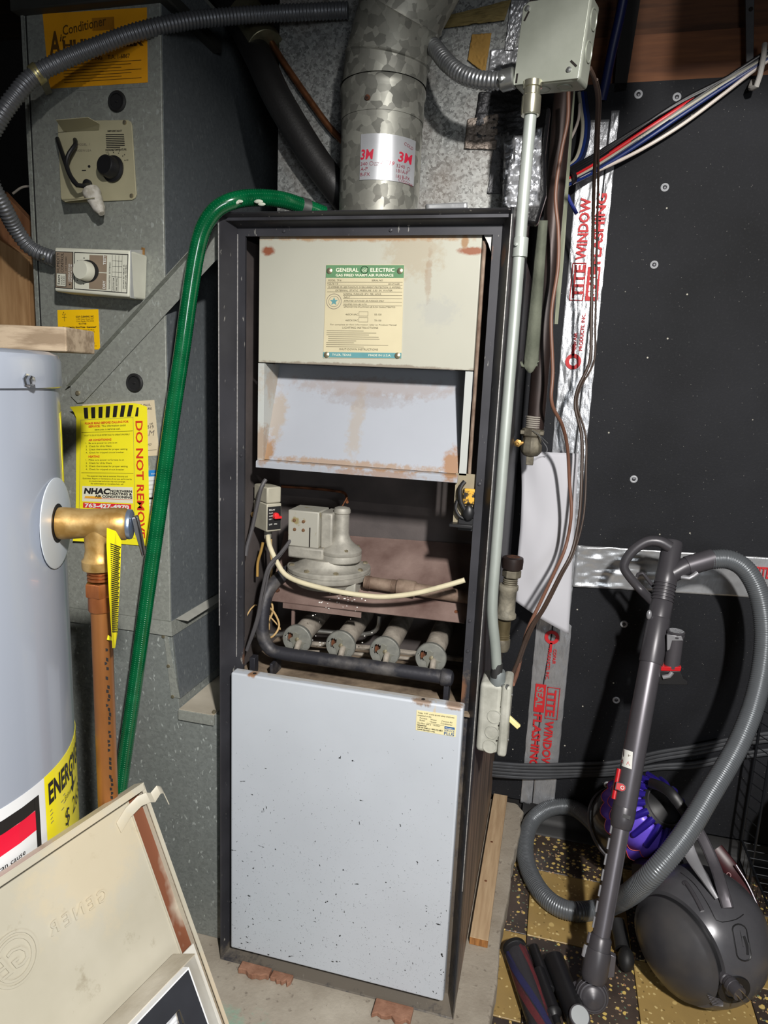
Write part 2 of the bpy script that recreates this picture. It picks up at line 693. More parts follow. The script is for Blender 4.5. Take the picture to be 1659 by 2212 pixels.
# pale fixings in the board
ringm = plain('white_washer', C(186, 188, 192), .4, .2)
holem = plain('fixing_head', C(70, 70, 74), .4, .6)
scr0 = None
for px, py in ((1379, 204), (1462, 210), (1436, 405), (1413, 572), (1369, 1035), (1348, 1348), (1331, 1512), (1312, 1695)):
    p = at(px, py, Y=.80)
    if not scr0:
        scr0 = MB().lathe([(.0048, 0), (.0048, .0022), (.003, .003), (0, .003)], (0, 0, 0), -YA, 14).build('screw', holem, wall, loc=p)
        wsh = MB().lathe([(.0105, 0), (.0102, .002), (.0075, .0034), (.0052, .0022), (.005, 0)], (0, 0, 0), -YA, 20, cap=False).build('washer', ringm, scr0, loc=(0, 0, 0))
    else:
        sc = dup(scr0, wall, p)
        dup(wsh, sc, (0, 0, 0))

# ceiling joists: the lamp shines from between them
jm = CEILW
for k, (x0, x1) in enumerate(((.95, .99), (1.40, 1.44), (.40, .44), (-.30, -.26), (-.72, -.68))):
    z0 = 2.020 if k == 0 else 2.16
    structure(MB().box((x0, -3.5, z0), (x1, .70 if k != 0 else -.60, 2.32)).build('trim_%d' % (3 + k), jm, smooth=False))

structure(MB().box((1.0, -.56, 2.065), (1.39, -.52, 2.32)).build('trim_8', jm, smooth=False))  # added unseen beam, keeps the lamp off the top of the wall
structure(MB().box((1.45, -.56, 2.065), (1.78, -.52, 2.32)).build('trim_9', jm, smooth=False))  # second length of the added light-blocking beam
# foil flashing tape: vertical pair and horizontal strip
random.seed(5)


def crinkle(x, z, amp, fx, fz, seed):
    return amp * (noise.noise(V((x * fx, z * fz, seed))) + .5 * noise.noise(V((x * fx * 2.3, z * fz * 2.3, seed + 7))))


def tape_strip(name, x0f, x1f, z0, z1, mat, label, seed, amp=.0024, nx=22, nz=300, y=.7965):
    mb = MB()

    def f(a, b):
        z = z0 + (z1 - z0) * b
        x = x0f(z) + (x1f(z) - x0f(z)) * a
        e = min(a, 1 - a, .12) / .12
        return V((x + .0015 * noise.noise(V((z * 30, a * 3, seed))), y - abs(crinkle(x, z, amp, 45, 22, seed)) * e, z))
    mb.grid(f, nx, nz)
    o = mb.build(name, mat, solid=.0008, sharp=60)
    return tag(o, label, 'tape', 'foil flashing tape on the black wall')


def seam_x(z):
    ks = [(-.01, .650), (.37, .648), (.62, .664), (.9, .673), (1.2, .679), (1.6, .684), (2.0, .686)]
    for (a, u), (b, v) in zip(ks, ks[1:]):
        if z <= b:
            return u + (v - u) * (z - a) / (b - a)
    return .686


tA = tape_strip('flashing_tape', lambda z: .612, lambda z: seam_x(z) - .0035, .004, 1.955, FOIL, 'left half of the vertical foil tape on the black wall', 1)
tB = tape_strip('flashing_tape', lambda z: seam_x(z) - .001, lambda z: .705 + .008 * (z < .6), .004, 1.975, FOIL, 'right half of the vertical foil tape, its top end crumpled', 2)


def htape(a, b):
    x = .704 + a * 1.06
    z0, z1 = .716 + .051 * a, .838 + .034 * a
    amp = .009 * max(0, 1 - a * 3.2) + .0007
    z = z0 + (z1 - z0) * b
    return V((x, .7955 - abs(crinkle(x, z, amp, 14, 55, 9)), z))


o = MB().grid(htape, 150, 22).build('flashing_tape', foil('flat_silver_tape', .35, 40, rough=.28), solid=.0008, sharp=60)
tag(o, 'horizontal foil tape across the black wall behind the vacuum wand', 'tape', 'foil flashing tape on the black wall')
ht = o
d = Decal(quad_map(V((1.155, .7905, .862)), V((1.285, .7905, .866)), V((1.285, .7905, .75)), V((1.155, .7905, .746)), 130, 116), 130, 116)
d.text(12, 66, 44, 'TITE WINDOW', RED_INK, fit=150, bold=.02)
d.build(ht)

# print along the vertical tape
TW, TH = 93, 480


def tape_print(ztop, zbot, up, par):
    f = quad_map(V((.612, .7925, ztop)), V((.705, .7925, ztop)), V((.705, .7925, zbot)), V((.612, .7925, zbot)), .093, ztop - zbot)
    return Decal(f, .093, ztop - zbot)


d = tape_print(1.84, 1.24, True, tA)   # reads upwards
d.text(.043, .325, .036, 'TITE', RED_INK, rot=-90, fit=.085, bold=.03)
d.frame(.011, .235, .047, .332, .0022, RED_INK)
d.text(.043, .228, .036, 'WINDOW', RED_INK, rot=-90, fit=.155, bold=.03)
d.rect(.052, .245, .084, .332, RED_INK)
d.text(.078, .322, .027, 'SEAL', plain('foil_reversed_letter', C(196, 196, 200), .3, .8, var=0), rot=-90, fit=.066, bold=.03, k=2.5)
d.text(.082, .238, .034, 'FLASHING', RED_INK, rot=-90, fit=.175, bold=.03)
d.text(.040, .462, .013, 'COFAIR', RED_INK, rot=-90, fit=.047, bold=.02)
d.text(.057, .462, .013, 'PRODUCTS, INC.', RED_INK, rot=-90, fit=.098, bold=.02)
d.ring(.036, .492, .021, .010, RED_INK)
d.rect(.030, .446, .037, .476, RED_INK)
d.build(tB)
d = tape_print(.66, .02, False, tB)    # reads downwards
d.ring(.048, .105, .021, .010, RED_INK)
d.rect(.044, .122, .051, .152, RED_INK)
d.text(.056, .140, .013, 'COFAIR', RED_INK, rot=90, fit=.047, bold=.02)
d.text(.041, .140, .013, 'PRODUCTS, INC.', RED_INK, rot=90, fit=.098, bold=.02)
d.text(.052, .268, .034, 'TITE', RED_INK, rot=90, fit=.085, bold=.03)
d.frame(.049, .260, .086, .362, .0022, RED_INK)
d.text(.052, .368, .034, 'WINDOW', RED_INK, rot=90, fit=.155, bold=.03)
d.rect(.014, .255, .045, .345, RED_INK)
d.text(.019, .264, .027, 'SEAL', bpy.data.materials['foil_reversed_letter'], rot=90, fit=.066, bold=.03, k=2.5)
d.text(.017, .352, .034, 'FLASHING', RED_INK, rot=90, fit=.175, bold=.03)
d.build(tB)

# ------------------------------------------------------------------ furnace
FUR = thing('furnace', (.261, .4, 0), 'open front black furnace cabinet with white panels and burners showing', 'furnace')
FO = V((.261, .4, 0))


def paint(name, base, stains, rough=.45, grime=None, chips_=False, streak=None):
    t = NT(name)
    lo = tuple(x * .93 for x in base[:3]) + (1,)
    c = t.mix(t.ramp(t.noise(6, 5), .3, .7), lo, base)
    if grime:
        c = t.mix(t.ramp(t.noise(9, 8, (1, 1, .35), .7), .5, .78, 0, .6), c, grime)
    for s in stains:
        o = V(s[0]) - FO
        c = t.spot(c, o, s[1], s[2], s[3] if len(s) > 3 else .8, s[4] if len(s) > 4 else .5, s[5] if len(s) > 5 else 60)
    if chips_:
        sep = t.n('SeparateXYZ')
        t.ln(t.tc, sep.inputs[0])
        for sc, cut, st in ((80, .80, (1, 1, 1)), (130, .74, (1, 1, .5)), (105, .82, (.4, 1, 1)), (200, .50, (1, 1, 1)), (280, .55, (1, 1, .7))):
            v = t.voro(sc, stretch=st, warp=.015)
            q = t.n('SeparateColor')
            t.ln(v.outputs['Color'], q.inputs[0])
            zone = t.math('POWER', t.ramp(sep.outputs[2], .62, .04, 1.0, cut ** 2), .5)
            on = t.math('MULTIPLY', t.math('GREATER_THAN', q.outputs[0], zone), t.ramp(v.outputs['Distance'], .17, .10))
            c = t.mix(on, c, C(34, 36, 38))
    return t.done(c, rough)


RUST = C(128, 66, 34)
RUST_L = C(140, 106, 70)
# cabinet
tc_ = NT('dark_cabinet_enamel')
cfc = tc_.mix(tc_.ramp(tc_.noise(14, 6), .35, .7), C(34, 34, 38), C(56, 56, 62))
sp = tc_.n('SeparateXYZ')
tc_.ln(tc_.tc, sp.inputs[0])
br = tc_.math('ADD', sp.outputs[2], tc_.math('MULTIPLY', tc_.math('SUBTRACT', tc_.noise(3, 6, (1, 1, .25)), .5), .5))
cfc = tc_.mix(tc_.ramp(br, .62, .40, 0, .9), cfc, tc_.mix(tc_.ramp(tc_.noise(30, 8, (1, 1, .08)), .4, .62), C(92, 78, 68), C(148, 124, 106)))
CAB = tc_.done(cfc, .5, .1)
m = MB()
m.box((.515, .012, .004), (.5215, .795, 1.555))
m.build('side_panel', CAB, FUR, smooth=False)
MB().box((0, .012, .004), (.0065, .795, 1.555)).build('side_panel', CAB, FUR, smooth=False)
MB().box((.0065, .012, 1.548), (.515, .795, 1.555)).build('top_panel', CAB, FUR, smooth=False)
MB().box((.0065, .789, .004), (.515, .795, 1.548)).build('back_panel', CAB, FUR, smooth=False)
MB().box((.0065, .05, .004), (.515, .789, .012)).build('base_pan', CAB, FUR, smooth=False)

# front frame: folded sheet, sloping inwards to a flat lip, mitred corners
tf = NT('slate_frame_enamel')
cf = tf.mix(tf.ramp(tf.noise(8, 6), .3, .7), C(42, 42, 46), C(60, 60, 65))
cf = tf.mix(tf.ramp(tf.noise(140, 3, (1, 1, .3)), .68, .74, 0, .8), cf, C(168, 166, 160))
for c0, r0 in (((.48, .04, 1.497), (.012, .05, .02)), ((.045, .04, 1.50), (.008, .05, .02)), ((.51, .02, 1.49), (.006, .05, .02)), ((.488, .04, .70), (.012, .04, .03)), ((.04, .04, .70), (.010, .04, .03))):
    cf = tf.spot(cf, V(c0) - FO, r0, C(122, 86, 62), .85)
cf = tf.spot(cf, V((.49, .03, .2)) - FO, (.03, .05, .5), C(112, 102, 90), .75, .8, 40)
cf = tf.spot(cf, V((.3, .02, .012)) - FO, (.5, .05, .024), C(118, 110, 98), .7, .9, 40)
FRAME = tf.done(cf, .42, .15)
prof = [(0, .03), (0, .001), (.0012, -.0008), (.003, .002), (.0185, .040), (.0335, .040), (.0335, .046), (.016, .046)]
m = MB()
n = len(prof)
vs = []
for a, y in prof:
    vs += [(a, y, a), (.522 - a, y, a), (.522 - a, y, 1.56 - a), (a, y, 1.56 - a)]
fs = []
for i in range(n - 1):
    for k in range(4):
        j = (k + 1) % 4
        fs.append((i * 4 + k, (i + 1) * 4 + k, (i + 1) * 4 + j, i * 4 + j))
m.add(vs, fs)
m.build('front_frame', FRAME, FUR, smooth=False)
# worn bright edges where the paint has rubbed off
WORN = plain('rubbed_bare_edge', C(176, 174, 172), .4, .5, var=.3, scale=200)
m = MB()
m.cyl((.0006, -.0009, .78), (.0006, -.0009, 1.552), .0011, 6)
m.cyl((.0185, .0395, .70), (.0185, .0395, 1.53), .0010, 6)
m.cyl((.5212, -.0008, .3), (.5212, -.0008, 1.55), .0010, 6)
m.build('worn_edge', WORN, FUR)
riv = None
for x, z in ((.027, .83), (.027, .79), (.027, 1.12), (.495, .84), (.495, .78), (.11, 1.535), (.31, 1.535), (.495, 1.1)):
    if riv is None:
        riv = MB().lathe([(.0035, 0), (.003, .0018), (0, .0024)], (0, 0, 0), -YA, 12).build('rivet', FRAME, FUR, loc=V((x, .040, z)) - FO)
    else:
        dup(riv, FUR, V((x, .040, z)) - FO)

# inside of the burner compartment
INNER = two('sooty_inner_sheet', C(50, 46, 46), C(92, 84, 82), .3, .75, scale=6, rough=.7, bump=.15)
MB().box((.0095, .27, .655), (.5125, .276, 1.53)).build('inner_back', INNER, FUR, smooth=False)
MB().box((.0095, .05, .655), (.013, .27, 1.53)).build('inner_side', INNER, FUR, smooth=False)
MB().box((.509, .05, .655), (.5125, .27, 1.53)).build('inner_side', INNER, FUR, smooth=False)
SHELF = two('dusty_burner_floor', C(74, 60, 48), C(158, 140, 118), .3, .7, scale=16, rough=.9, bump=.4)
MB().box((.0135, .028, .652), (.5085, .2695, .658)).build('burner_floor', SHELF, FUR, smooth=False)
MB().box((.040, .055, .66), (.052, .075, .695)).build('support_bracket', STEEL_DARK, FUR, bevel=.001)
MB().box((.088, .05, .66), (.094, .10, .690)).build('support_bracket', STEEL_DARK, FUR, bevel=.001)
MB().box((.452, .05, .66), (.462, .08, .700)).build('support_bracket', STEEL_DARK, FUR, bevel=.001)

# upper vestibule panel with its rust
UP = paint('upper_panel_enamel', C(170, 169, 156), [
    ((.075, .05, 1.503), (.016, .03, .010), C(126, 66, 40), .95, .45, 90),
    ((.452, .05, 1.502), (.028, .03, .008), C(130, 74, 46), .95, .45, 90),
    ((.44, .05, 1.517), (.008, .03, .014), RUST_L, .9, .5, 90),
    ((.35, .05, 1.50), (.06, .03, .05), C(150, 132, 104), .4, .9, 60),
    ((.38, .05, 1.46), (.007, .03, .05), C(134, 106, 80), .4, 1.0, 60),
    ((.26, .05, 1.527), (.25, .03, .010), C(150, 112, 72), .8, .8, 40),
    ((.40, .05, 1.40), (.04, .03, .03), C(146, 148, 148), .3, 1.0, 60),
    ((.26, .05, 1.301), (.25, .03, .005), C(110, 96, 82), .7, .8, 60)], .42)
MB().box((.057, .050, 1.300), (.469, .066, 1.535)).build('upper_panel', UP, FUR, bevel=.0012, smooth=False)

# sloping baffle below it
BF = paint('baffle_enamel', C(154, 158, 166), [
    ((.07, .06, 1.13), (.02, .05, .035), RUST_L, .9, .6),
    ((.44, .06, 1.125), (.022, .06, .04), C(140, 100, 62), .9, .6),
    ((.25, .05, 1.117), (.24, .02, .010), C(142, 112, 78), .7, .9),
    ((.08, .08, 1.20), (.025, .08, .06), C(150, 128, 94), .5, .8),
    ((.245, .1, 1.19), (.018, .2, .08), C(152, 136, 112), .45, .9, 50),
    ((.26, .1, 1.24), (.10, .2, .02), C(126, 116, 112), .35, .9),
    ((.27, .1, 1.262), (.2, .2, .022), C(136, 122, 114), .5, .8),
    ((.30, .05, 1.104), (.12, .03, .01), C(140, 104, 70), .6, .9)], .5)
m = MB()
m.add([(.0585, .128, 1.30), (.4665, .128, 1.30), (.453, .056, 1.114), (.0585, .056, 1.114)], [(0, 3, 2, 1)])
m.build('baffle_back', BF, FUR, solid=.0015, smooth=False)
WING = paint('baffle_wing_enamel', C(172, 175, 172), [((.06, .09, 1.26), (.02, .05, .05), C(156, 130, 100), .5, .8), ((.06, .06, 1.14), (.02, .03, .05), RUST_L, .6, .8)], .45)
for x0, x1, sg in ((.057, .0695, 1), (.4555, .469, -1)):
    xo = x0 if sg > 0 else x1
    m = MB()
    m.box((x0, .050, 1.112), (x1, .0515, 1.2985))
    xi = x1 if sg > 0 else x0
    m.prism([(xi, .0515, 1.112), (xi, .0515, 1.2985), (xi, .128, 1.2985), (xi, .06, 1.116)], (-.0012 * sg, 0, 0))
    m.build('baffle_wing', WING, FUR, smooth=False)
m = MB()
m.prism([(.0575, .056, 1.1135), (.0575, .044, 1.1125), (.0575, .0405, 1.110), (.0575, .0405, 1.0985), (.0575, .046, 1.0985), (.0575, .046, 1.1075)], (.397, 0, 0))
m.build('baffle_lip', BF, FUR, bevel=.0008, smooth=False)

# data plate
PL = plain('data_plate_sheet', C(198, 188, 156), .45, .2, var=.08, scale=9)
GRN = plain('green_enamel_band', C(84, 124, 88), .5, var=.08)
TEAL = plain('teal_enamel_band', C(84, 134, 138), .5, var=.08)
CREAM = plain('cream_print', C(222, 218, 196), .5, var=0)
PINK = plain('brown_print', C(104, 98, 78), .6, var=.1)
d = px_decal(((705, 572), (873, 572), (867, 775), (698, 773)), .0495, 170, 204)
pl = d.base(PL, 'data_plate', FUR)
d.rect(0, 1, 170, 28, GRN)
d.text(22, 15, 11.5, 'GENERAL', CREAM, fit=50, bold=.02)
d.text(98, 15, 11.5, 'ELECTRIC', CREAM, fit=52, bold=.02)
d.ring(85, 11, 8.5, 1.2, CREAM)
d.text(85, 14.5, 9, 'GE', CREAM, align='C', bold=.0, slant=.25)
d.text(85, 25, 7.5, 'GAS FIRED WARM AIR FURNACE', CREAM, align='C', fit=126, bold=.02)
for y in (37, 43.5, 50.5, 58, 65.5, 72.5, 80, 87.5):
    d.rect(4 if y < 60 else 40, y, 168, y + .7, PINK)
d.text(6, 35, 5, 'MODEL  7F16', PINK)
d.text(102, 35, 5, 'SERIAL NO', PINK)
d.text(4, 42.3, 5, 'VOLTS-115', PINK)
d.text(138, 42.3, 5, '60-CYCLES', PINK)
d.text(85, 49.6, 5, '12 AMPERES OR LESS MAXIMUM OVERCURRENT PROTECTION 15 AMPERES', PINK, align='C', fit=158)
d.text(85, 56.8, 5, 'EXTERNAL  STATIC  PRESSURE  0.50  IN  WATER', PINK, align='C', fit=124)
d.text(82, 64.5, 5, 'NORMAL  FURNACE  BTU  PER  HOUR', PINK, align='C', fit=82)
d.text(42, 71.5, 5, 'INPUT', PINK)
d.text(42, 79, 4.4, 'APPROVED AS FORCED AIR FURNACE ONLY', PINK)
d.text(42, 86.5, 4.4, 'EQUIPPED FOR USE WITH', PINK)
d.text(42, 92.5, 4.4, 'APPROVED FOR FOLLOWING AIR FLOW CHARACTERISTICS', PINK, fit=112)
d.text(47, 109, 5.5, '460C416AC', PINK)
d.text(47, 122, 5.5, '460C415AC', PINK)
d.frame(76, 101, 96, 111, .7, PINK)
d.frame(76, 114, 96, 124, .7, PINK)
d.text(110, 109, 5.5, '50-100', PINK)
d.text(110, 122, 5.5, '70-100', PINK)
d.text(14, 131, 4.4, 'For complete air flow information refer to Product Manual', PINK, fit=144)
d.text(80, 138.5, 6, 'LIGHTING INSTRUCTIONS', PINK, align='C', fit=78)
random.seed(3)
for i, sx in enumerate((0, 0, 0, 4, 4, 4, 0, 0, 0)):
    d.rect(6 + sx, 143 + i * 4.4, 6 + random.uniform(60, 150), 143.9 + i * 4.4, PINK)
d.text(78, 186, 6, 'SHUT-DOWN INSTRUCTIONS', PINK, align='C', fit=84)
d.rect(0, 191, 170, 203, TEAL)
d.text(20, 199, 6.5, 'TYLER, TEXAS', CREAM, fit=42)
d.text(100, 199, 6.5, 'MADE IN U.S.A.', CREAM, fit=48)
d.ring(20, 79, 17, 1.2, GREY_INK)
d.ring(20, 79, 12, .8, GREY_INK)
st = [(20 + (9.5 if k % 2 == 0 else 4) * sin(pi * k / 5), 79 - (9.5 if k % 2 == 0 else 4) * cos(pi * k / 5)) for k in range(10)]
for k in range(10):
    d.poly([(20, 79), st[(k + 1) % 10], st[k]], TEAL)
d.build(pl)
scm = plain('slotted_screw', C(176, 166, 140), .35, .8)
for x, y in ((8, 13), (162, 13), (8, 197), (162, 197)):
    p = d.P(x, y)
    s = MB().lathe([(.0056, 0), (.0052, .0015), (.003, .0026), (0, .003)], p, -YA, 16).build('screw', scm, pl)

# lower door
LD = paint('lower_door_enamel', C(188, 194, 202), [
    ((.07, .01, .684), (.012, .03, .008), C(140, 96, 54), .9, .6, 90),
    ((.42, .01, .682), (.022, .03, .010), C(128, 96, 62), .8, .8, 90),
    ((.48, .01, .681), (.02, .03, .008), C(134, 100, 64), .8, .8, 90),
    ((.445, .0, .655), (.004, .03, .03), C(206, 180, 130), .6, .6, 90),
    ((.25, .02, .683), (.26, .012, .004), C(168, 160, 146), .6, .8, 40)], .40, chips_=True)
o = MB().box((.025, 0, .036), (.4985, .0265, .6825)).build('lower_door', LD, FUR, bevel=.004, sharp=80, seg=3)
hole = plain('dark_screw_hole', C(22, 14, 10), .9)
for x, z in ((.072, .683), (.42, .683)):
    MB().lathe([(.004, 0), (.0038, .0006)], (x, .012, z - .0005), ZA, 10).build('screw_hole', hole, o)
ST = plain('cream_sticker', C(226, 216, 168), .5, var=.05)
d = px_decal(((900, 1534), (987, 1546), (984, 1592), (898, 1577)), 0, 88, 45)
stk = d.base(ST, 'service_sticker', o)
BLUE = plain('blue_print', C(34, 84, 140), .5, var=0)
d.text(3, 6, 4.6, 'Today,  9-97  a tune up and safety check was', INK, fit=80)
d.text(3, 11.5, 4.6, 'completed on this', INK, fit=30)
d.text(8, 17, 4.4, 'Furnace     Water       Central Air', INK, fit=72)
d.text(8, 22, 4.4, 'Boiler       Heater      Conditioner', INK, fit=72)
d.rect(24, 24.5, 62, 25, INK)
d.text(3, 28.5, 4.4, 'The filter size is   16x25x1', INK, fit=50)
d.text(3, 33, 4.6, 'Questions?', INK, bold=.03)
d.text(3, 38, 4.6, 'Call 555-4366 or 1-800-722-6821', INK, fit=56, bold=.02)
d.text(3, 42.5, 4.4, 'outside the metro area.', INK, fit=40, bold=.02)
d.rect(63, 25.5, 85, 31, BLUE)
d.text(65, 30, 4.4, 'Minnegasco', WHITE_INK, fit=18)
d.text(74, 36, 5.5, 'SERVICE', BLUE, align='C', fit=22)
d.text(74, 43.5, 8.5, 'PLUS', BLUE, align='C', fit=22, bold=.02)
d.build(stk)

# manifold pipe
m = MB()
m.tube([(.108, .17, .872), (.085, .13, .862), (.068, .085, .835), (.064, .068, .79), (.068, .060, .745), (.085, .060, .718), (.115, .060, .7125), (.20, .060, .712), (.455, .060, .7115)], .0138, 18, .01)
m.lathe([(.0160, 0), (.0172, .003), (.0172, .014), (.0145, .021), (.008, .024), (0, .0245)], (.445, .060, .7115), XA, 20)
man = m.build('manifold_pipe', STEEL_DARK, FUR)
note(man, 'black gas manifold pipe running across the four burners')
# burners
BURN = two('dusty_burner_casting', C(92, 84, 76), C(168, 160, 148), .3, .7, scale=30, rough=.75, metal=.2, bump=.3)
SHUT = two('grey_shutter_plate', C(118, 120, 116), C(158, 158, 150), .3, .7, scale=30, rough=.5, metal=.5)
RUSTM = two('rusted_opening', C(30, 16, 10), C(96, 54, 28), scale=80, rough=.9)
b0 = None
for x in (.134, .2295, .323, .418):
    loc = V((x, .082, .737)) - FO
    if b0 is None:
        m = MB()
        m.tube([(0, .007, 0), (0, .10, .006), (0, .182, .012)], .0205, 20, .03, rf=lambda L: .0225 - .012 * min(L, .03) + .0 * L, cap=False)
        b0 = m.build('burner', BURN, FUR, loc=loc)
        m = MB()
        m.lathe([(.0235, .014), (.030, .012), (.0315, .009), (.0315, .001), (.030, -.001)], (0, 0, 0), YA, 28, cap=False)
        # face with a real air opening
        N = 28
        hx, hz, hr = -.0145, .005, .0098
        vs = [(.030 * cos(2 * pi * k / N), -.001, .030 * sin(2 * pi * k / N)) for k in range(N)]
        vs += [(hx + (hr * (1 + .25 * sin(5 * k))) * cos(2 * pi * k / N), -.001, hz + hr * (1 + .2 * cos(3 * k)) * sin(2 * pi * k / N)) for k in range(N)]
        m.add(vs, [(k, (k + 1) % N, N + (k + 1) % N, N + k) for k in range(N)] + [[N + k for k in range(N)][::-1]][:0])
        sh = m.build('air_shutter', SHUT, b0, loc=(0, 0, 0))
        m = MB()
        pet = [(.0165 * (1 + .16 * cos(6 * 2 * pi * k / 36)) * cos(2 * pi * k / 36) + .004, -.0012, .0165 * (1 + .16 * cos(6 * 2 * pi * k / 36)) * sin(2 * pi * k / 36)) for k in range(8, 36)]
        m.prism(pet + [(.004, -.0012, 0)], (0, -.0012, 0))
        sp_ = m.build('spinner_plate', plain('pale_spinner', C(150, 150, 140), .4, .6), b0, loc=(0, 0, 0), smooth=False)
        bk = MB().lathe([(.022, 0), (.022, .001)], (0, .008, 0), YA, 20).build('air_opening', RUSTM, b0, loc=(0, 0, 0))
        m = MB().lathe([(.0045, 0), (.004, .002), (0, .003)], (.002, -.0024, .002), -YA, 12)
        ss = m.build('screw', scm, b0, loc=(0, 0, 0))
        m = MB()
        m.tube([(.006, .004, -.003), (.007, -.010, -.006), (.008, -.020, -.014)], .0062, 12, .004)
        og = m.build('gas_orifice', BURN, b0, loc=(0, 0, 0))
    else:
        c = dup(b0, FUR, loc)
        for q in (sh, sp_, bk, ss, og):
            dup(q, c, (0, 0, 0))
# pilot and crossover tubes
ALU = plain('aluminium_tube', C(176, 176, 172), .35, .9, var=.15)
m = MB().tube([at(548, 1372, Y=.10), at(600, 1371, Y=.14), at(650, 1362, Y=.19), at(720, 1366, Y=.2), at(790, 1370, Y=.2), at(815, 1357, Y=.2), at(820, 1330, Y=.2)], .0052, 10)
m.build('pilot_tube', ALU, FUR)
m = MB()
m.tube([at(660, 1390, Y=.19), at(800, 1400, Y=.19), at(1000, 1425, Y=.19)], .006, 8)
m.tube([at(600, 1405, Y=.16), at(760, 1412, Y=.16), at(960, 1430, Y=.16)], .004, 8)
m.build('crossover_rail', BURN, FUR)
# roll-out shield
SHD = two('rusty_shield', C(84, 62, 56), C(142, 122, 114), .3, .75, scale=9, rough=.7, metal=.15, bump=.2)
a, b = at(583, 1297, Y=.09), at(1003, 1346, Y=.09)
a2, b2 = at(598, 1252, Y=.13), at(1006, 1322, Y=.11)
m = MB()
m.add([a, b, V((.505, .262, b.z + .12)), V((.03, .262, a.z + .11))], [(0, 1, 2, 3)])
sh_ = m.build('rollout_shield', SHD, FUR, solid=.0018, smooth=False)
m = MB().box((a.x + .03, .088, a.z - .012), (a.x + .20, .091, a.z - .001))
m.box((a.x + .045, .10, .70), (a.x + .051, .106, a.z - .004))
m.build('shield_bracket', SHD, FUR, smooth=False)
for px, py in ((599, 1281), (985, 1330)):
    p = at(px, py, Y=.11)
    MB().lathe([(.005, 0), (.004, .003), (0, .004)], V((p.x, .112, a.z + .016)), V((0, -.5, .8)), 12).build('screw', RUSTM, sh_)
# white flakes on the shield and shelf
random.seed(8)
m = MB()
for k in range(60):
    px, py = random.gauss(745, 35), random.gauss(1296, 7)
    if k > 40:
        px, py = random.choice(((834, 1195), (850, 1300), (760, 1376), (795, 1385), (780, 1470))) + V((random.gauss(0, 12), random.gauss(0, 3)))[:0] if False else (random.choice((760, 795, 830, 790, 700)) + random.gauss(0, 14), random.choice((1376, 1388, 1300)) + random.gauss(0, 3))
    p = at(px, py, Y=.105)
    zz = a.z + (.12 / .172) * (.105 - .09) + .002
    if py > 1340:
        p = at(px, py, Y=.15)
        zz = p.z
    else:
        p = at(px, py, Z=zz)
        zz = p.z + (p.y - .105) * .65
    r = random.uniform(.0008, .0022)
    m.sphere((p.x, p.y, zz), r, 6, (1, 1, .6))
fl = m.build('dust_flake', plain('white_flake', C(226, 224, 220), .9), FUR)
fl['kind'] = 'stuff'

# gas valve
VC = V((.178, .15, .868))
VP = plain('dusty_valve_casting', C(152, 149, 140), .62, .35, var=.2, scale=45, bump=.15)
m = MB()
m.lathe([(.070, -.020), (.078, -.006), (.0875, -.002), (.089, .001), (.089, .0075), (.0865, .0085), (.0865, .0095), (.0885, .0105), (.0885, .017), (.086, .0195), (.074, .021), (.066, .028), (.060, .040)], VC, ZA, 48)
VALVE = m.build('gas_valve', VP, FUR)
bolt = None
for k in range(8):
    q = VC + V((.079 * cos(2 * pi * k / 8 + .5), .079 * sin(2 * pi * k / 8 + .5), .0195))
    MB().lathe([(.0058, 0), (.0058, .003), (.004, .0045), (0, .005)], q, ZA, 6).build('bolt', scm, VALVE)
m = MB().box((.104, .098, .908), (.182, .160, .932))
m.build('valve_body', VP, VALVE, bevel=.004)
VB = two('peeling_grey_cover', C(160, 158, 148), C(138, 126, 88), .58, .66, scale=40, rough=.6, metal=.2)
o = MB().box((.103, .100, .932), (.170, .165, 1.008)).build('solenoid_cover', VB, VALVE, bevel=.0025)
MB().box((.170, .110, .930), (.196, .168, 1.006)).build('cover_side', VP, VALVE, bevel=.004)
for x, z in ((.117, .987), (.137, .986), (.118, .968), (.137, .968)):
    MB().lathe([(.0036, 0), (.003, .0016), (0, .002)], (x, .100, z), -YA, 12).build('screw', plain('rusty_screw', C(118, 86, 60), .6, .4), VALVE)
MB().box((.1505, .0985, .934), (.1525, .1005, .975)).build('cover_slot', hole, VALVE, smooth=False)
m = MB()
RC = V((.208, .135, .905))
m.lathe([(.042, 0), (.0435, .002), (.0435, .012), (.0425, .014), (.0435, .016), (.0435, .022), (.041, .025), (.030, .033), (.021, .042), (.0165, .052), (.0155, .058), (.0155, .098), (.0175, .100), (.0175, .106), (.0155, .110), (.010, .112), (0, .113)], RC, ZA, 32)
m.build('pressure_regulator', VP, VALVE)
for k in range(4):
    q = RC + V((.037 * cos(k * pi / 2 + .6), .037 * sin(k * pi / 2 + .6), .026))
    MB().lathe([(.004, 0), (.004, .003), (0, .0045)], q, ZA, 10).build('bolt', scm, VALVE)
m = MB().box((.225, .10, .842), (.252, .15, .872))
m.build('outlet_block', VB, VALVE, bevel=.003)
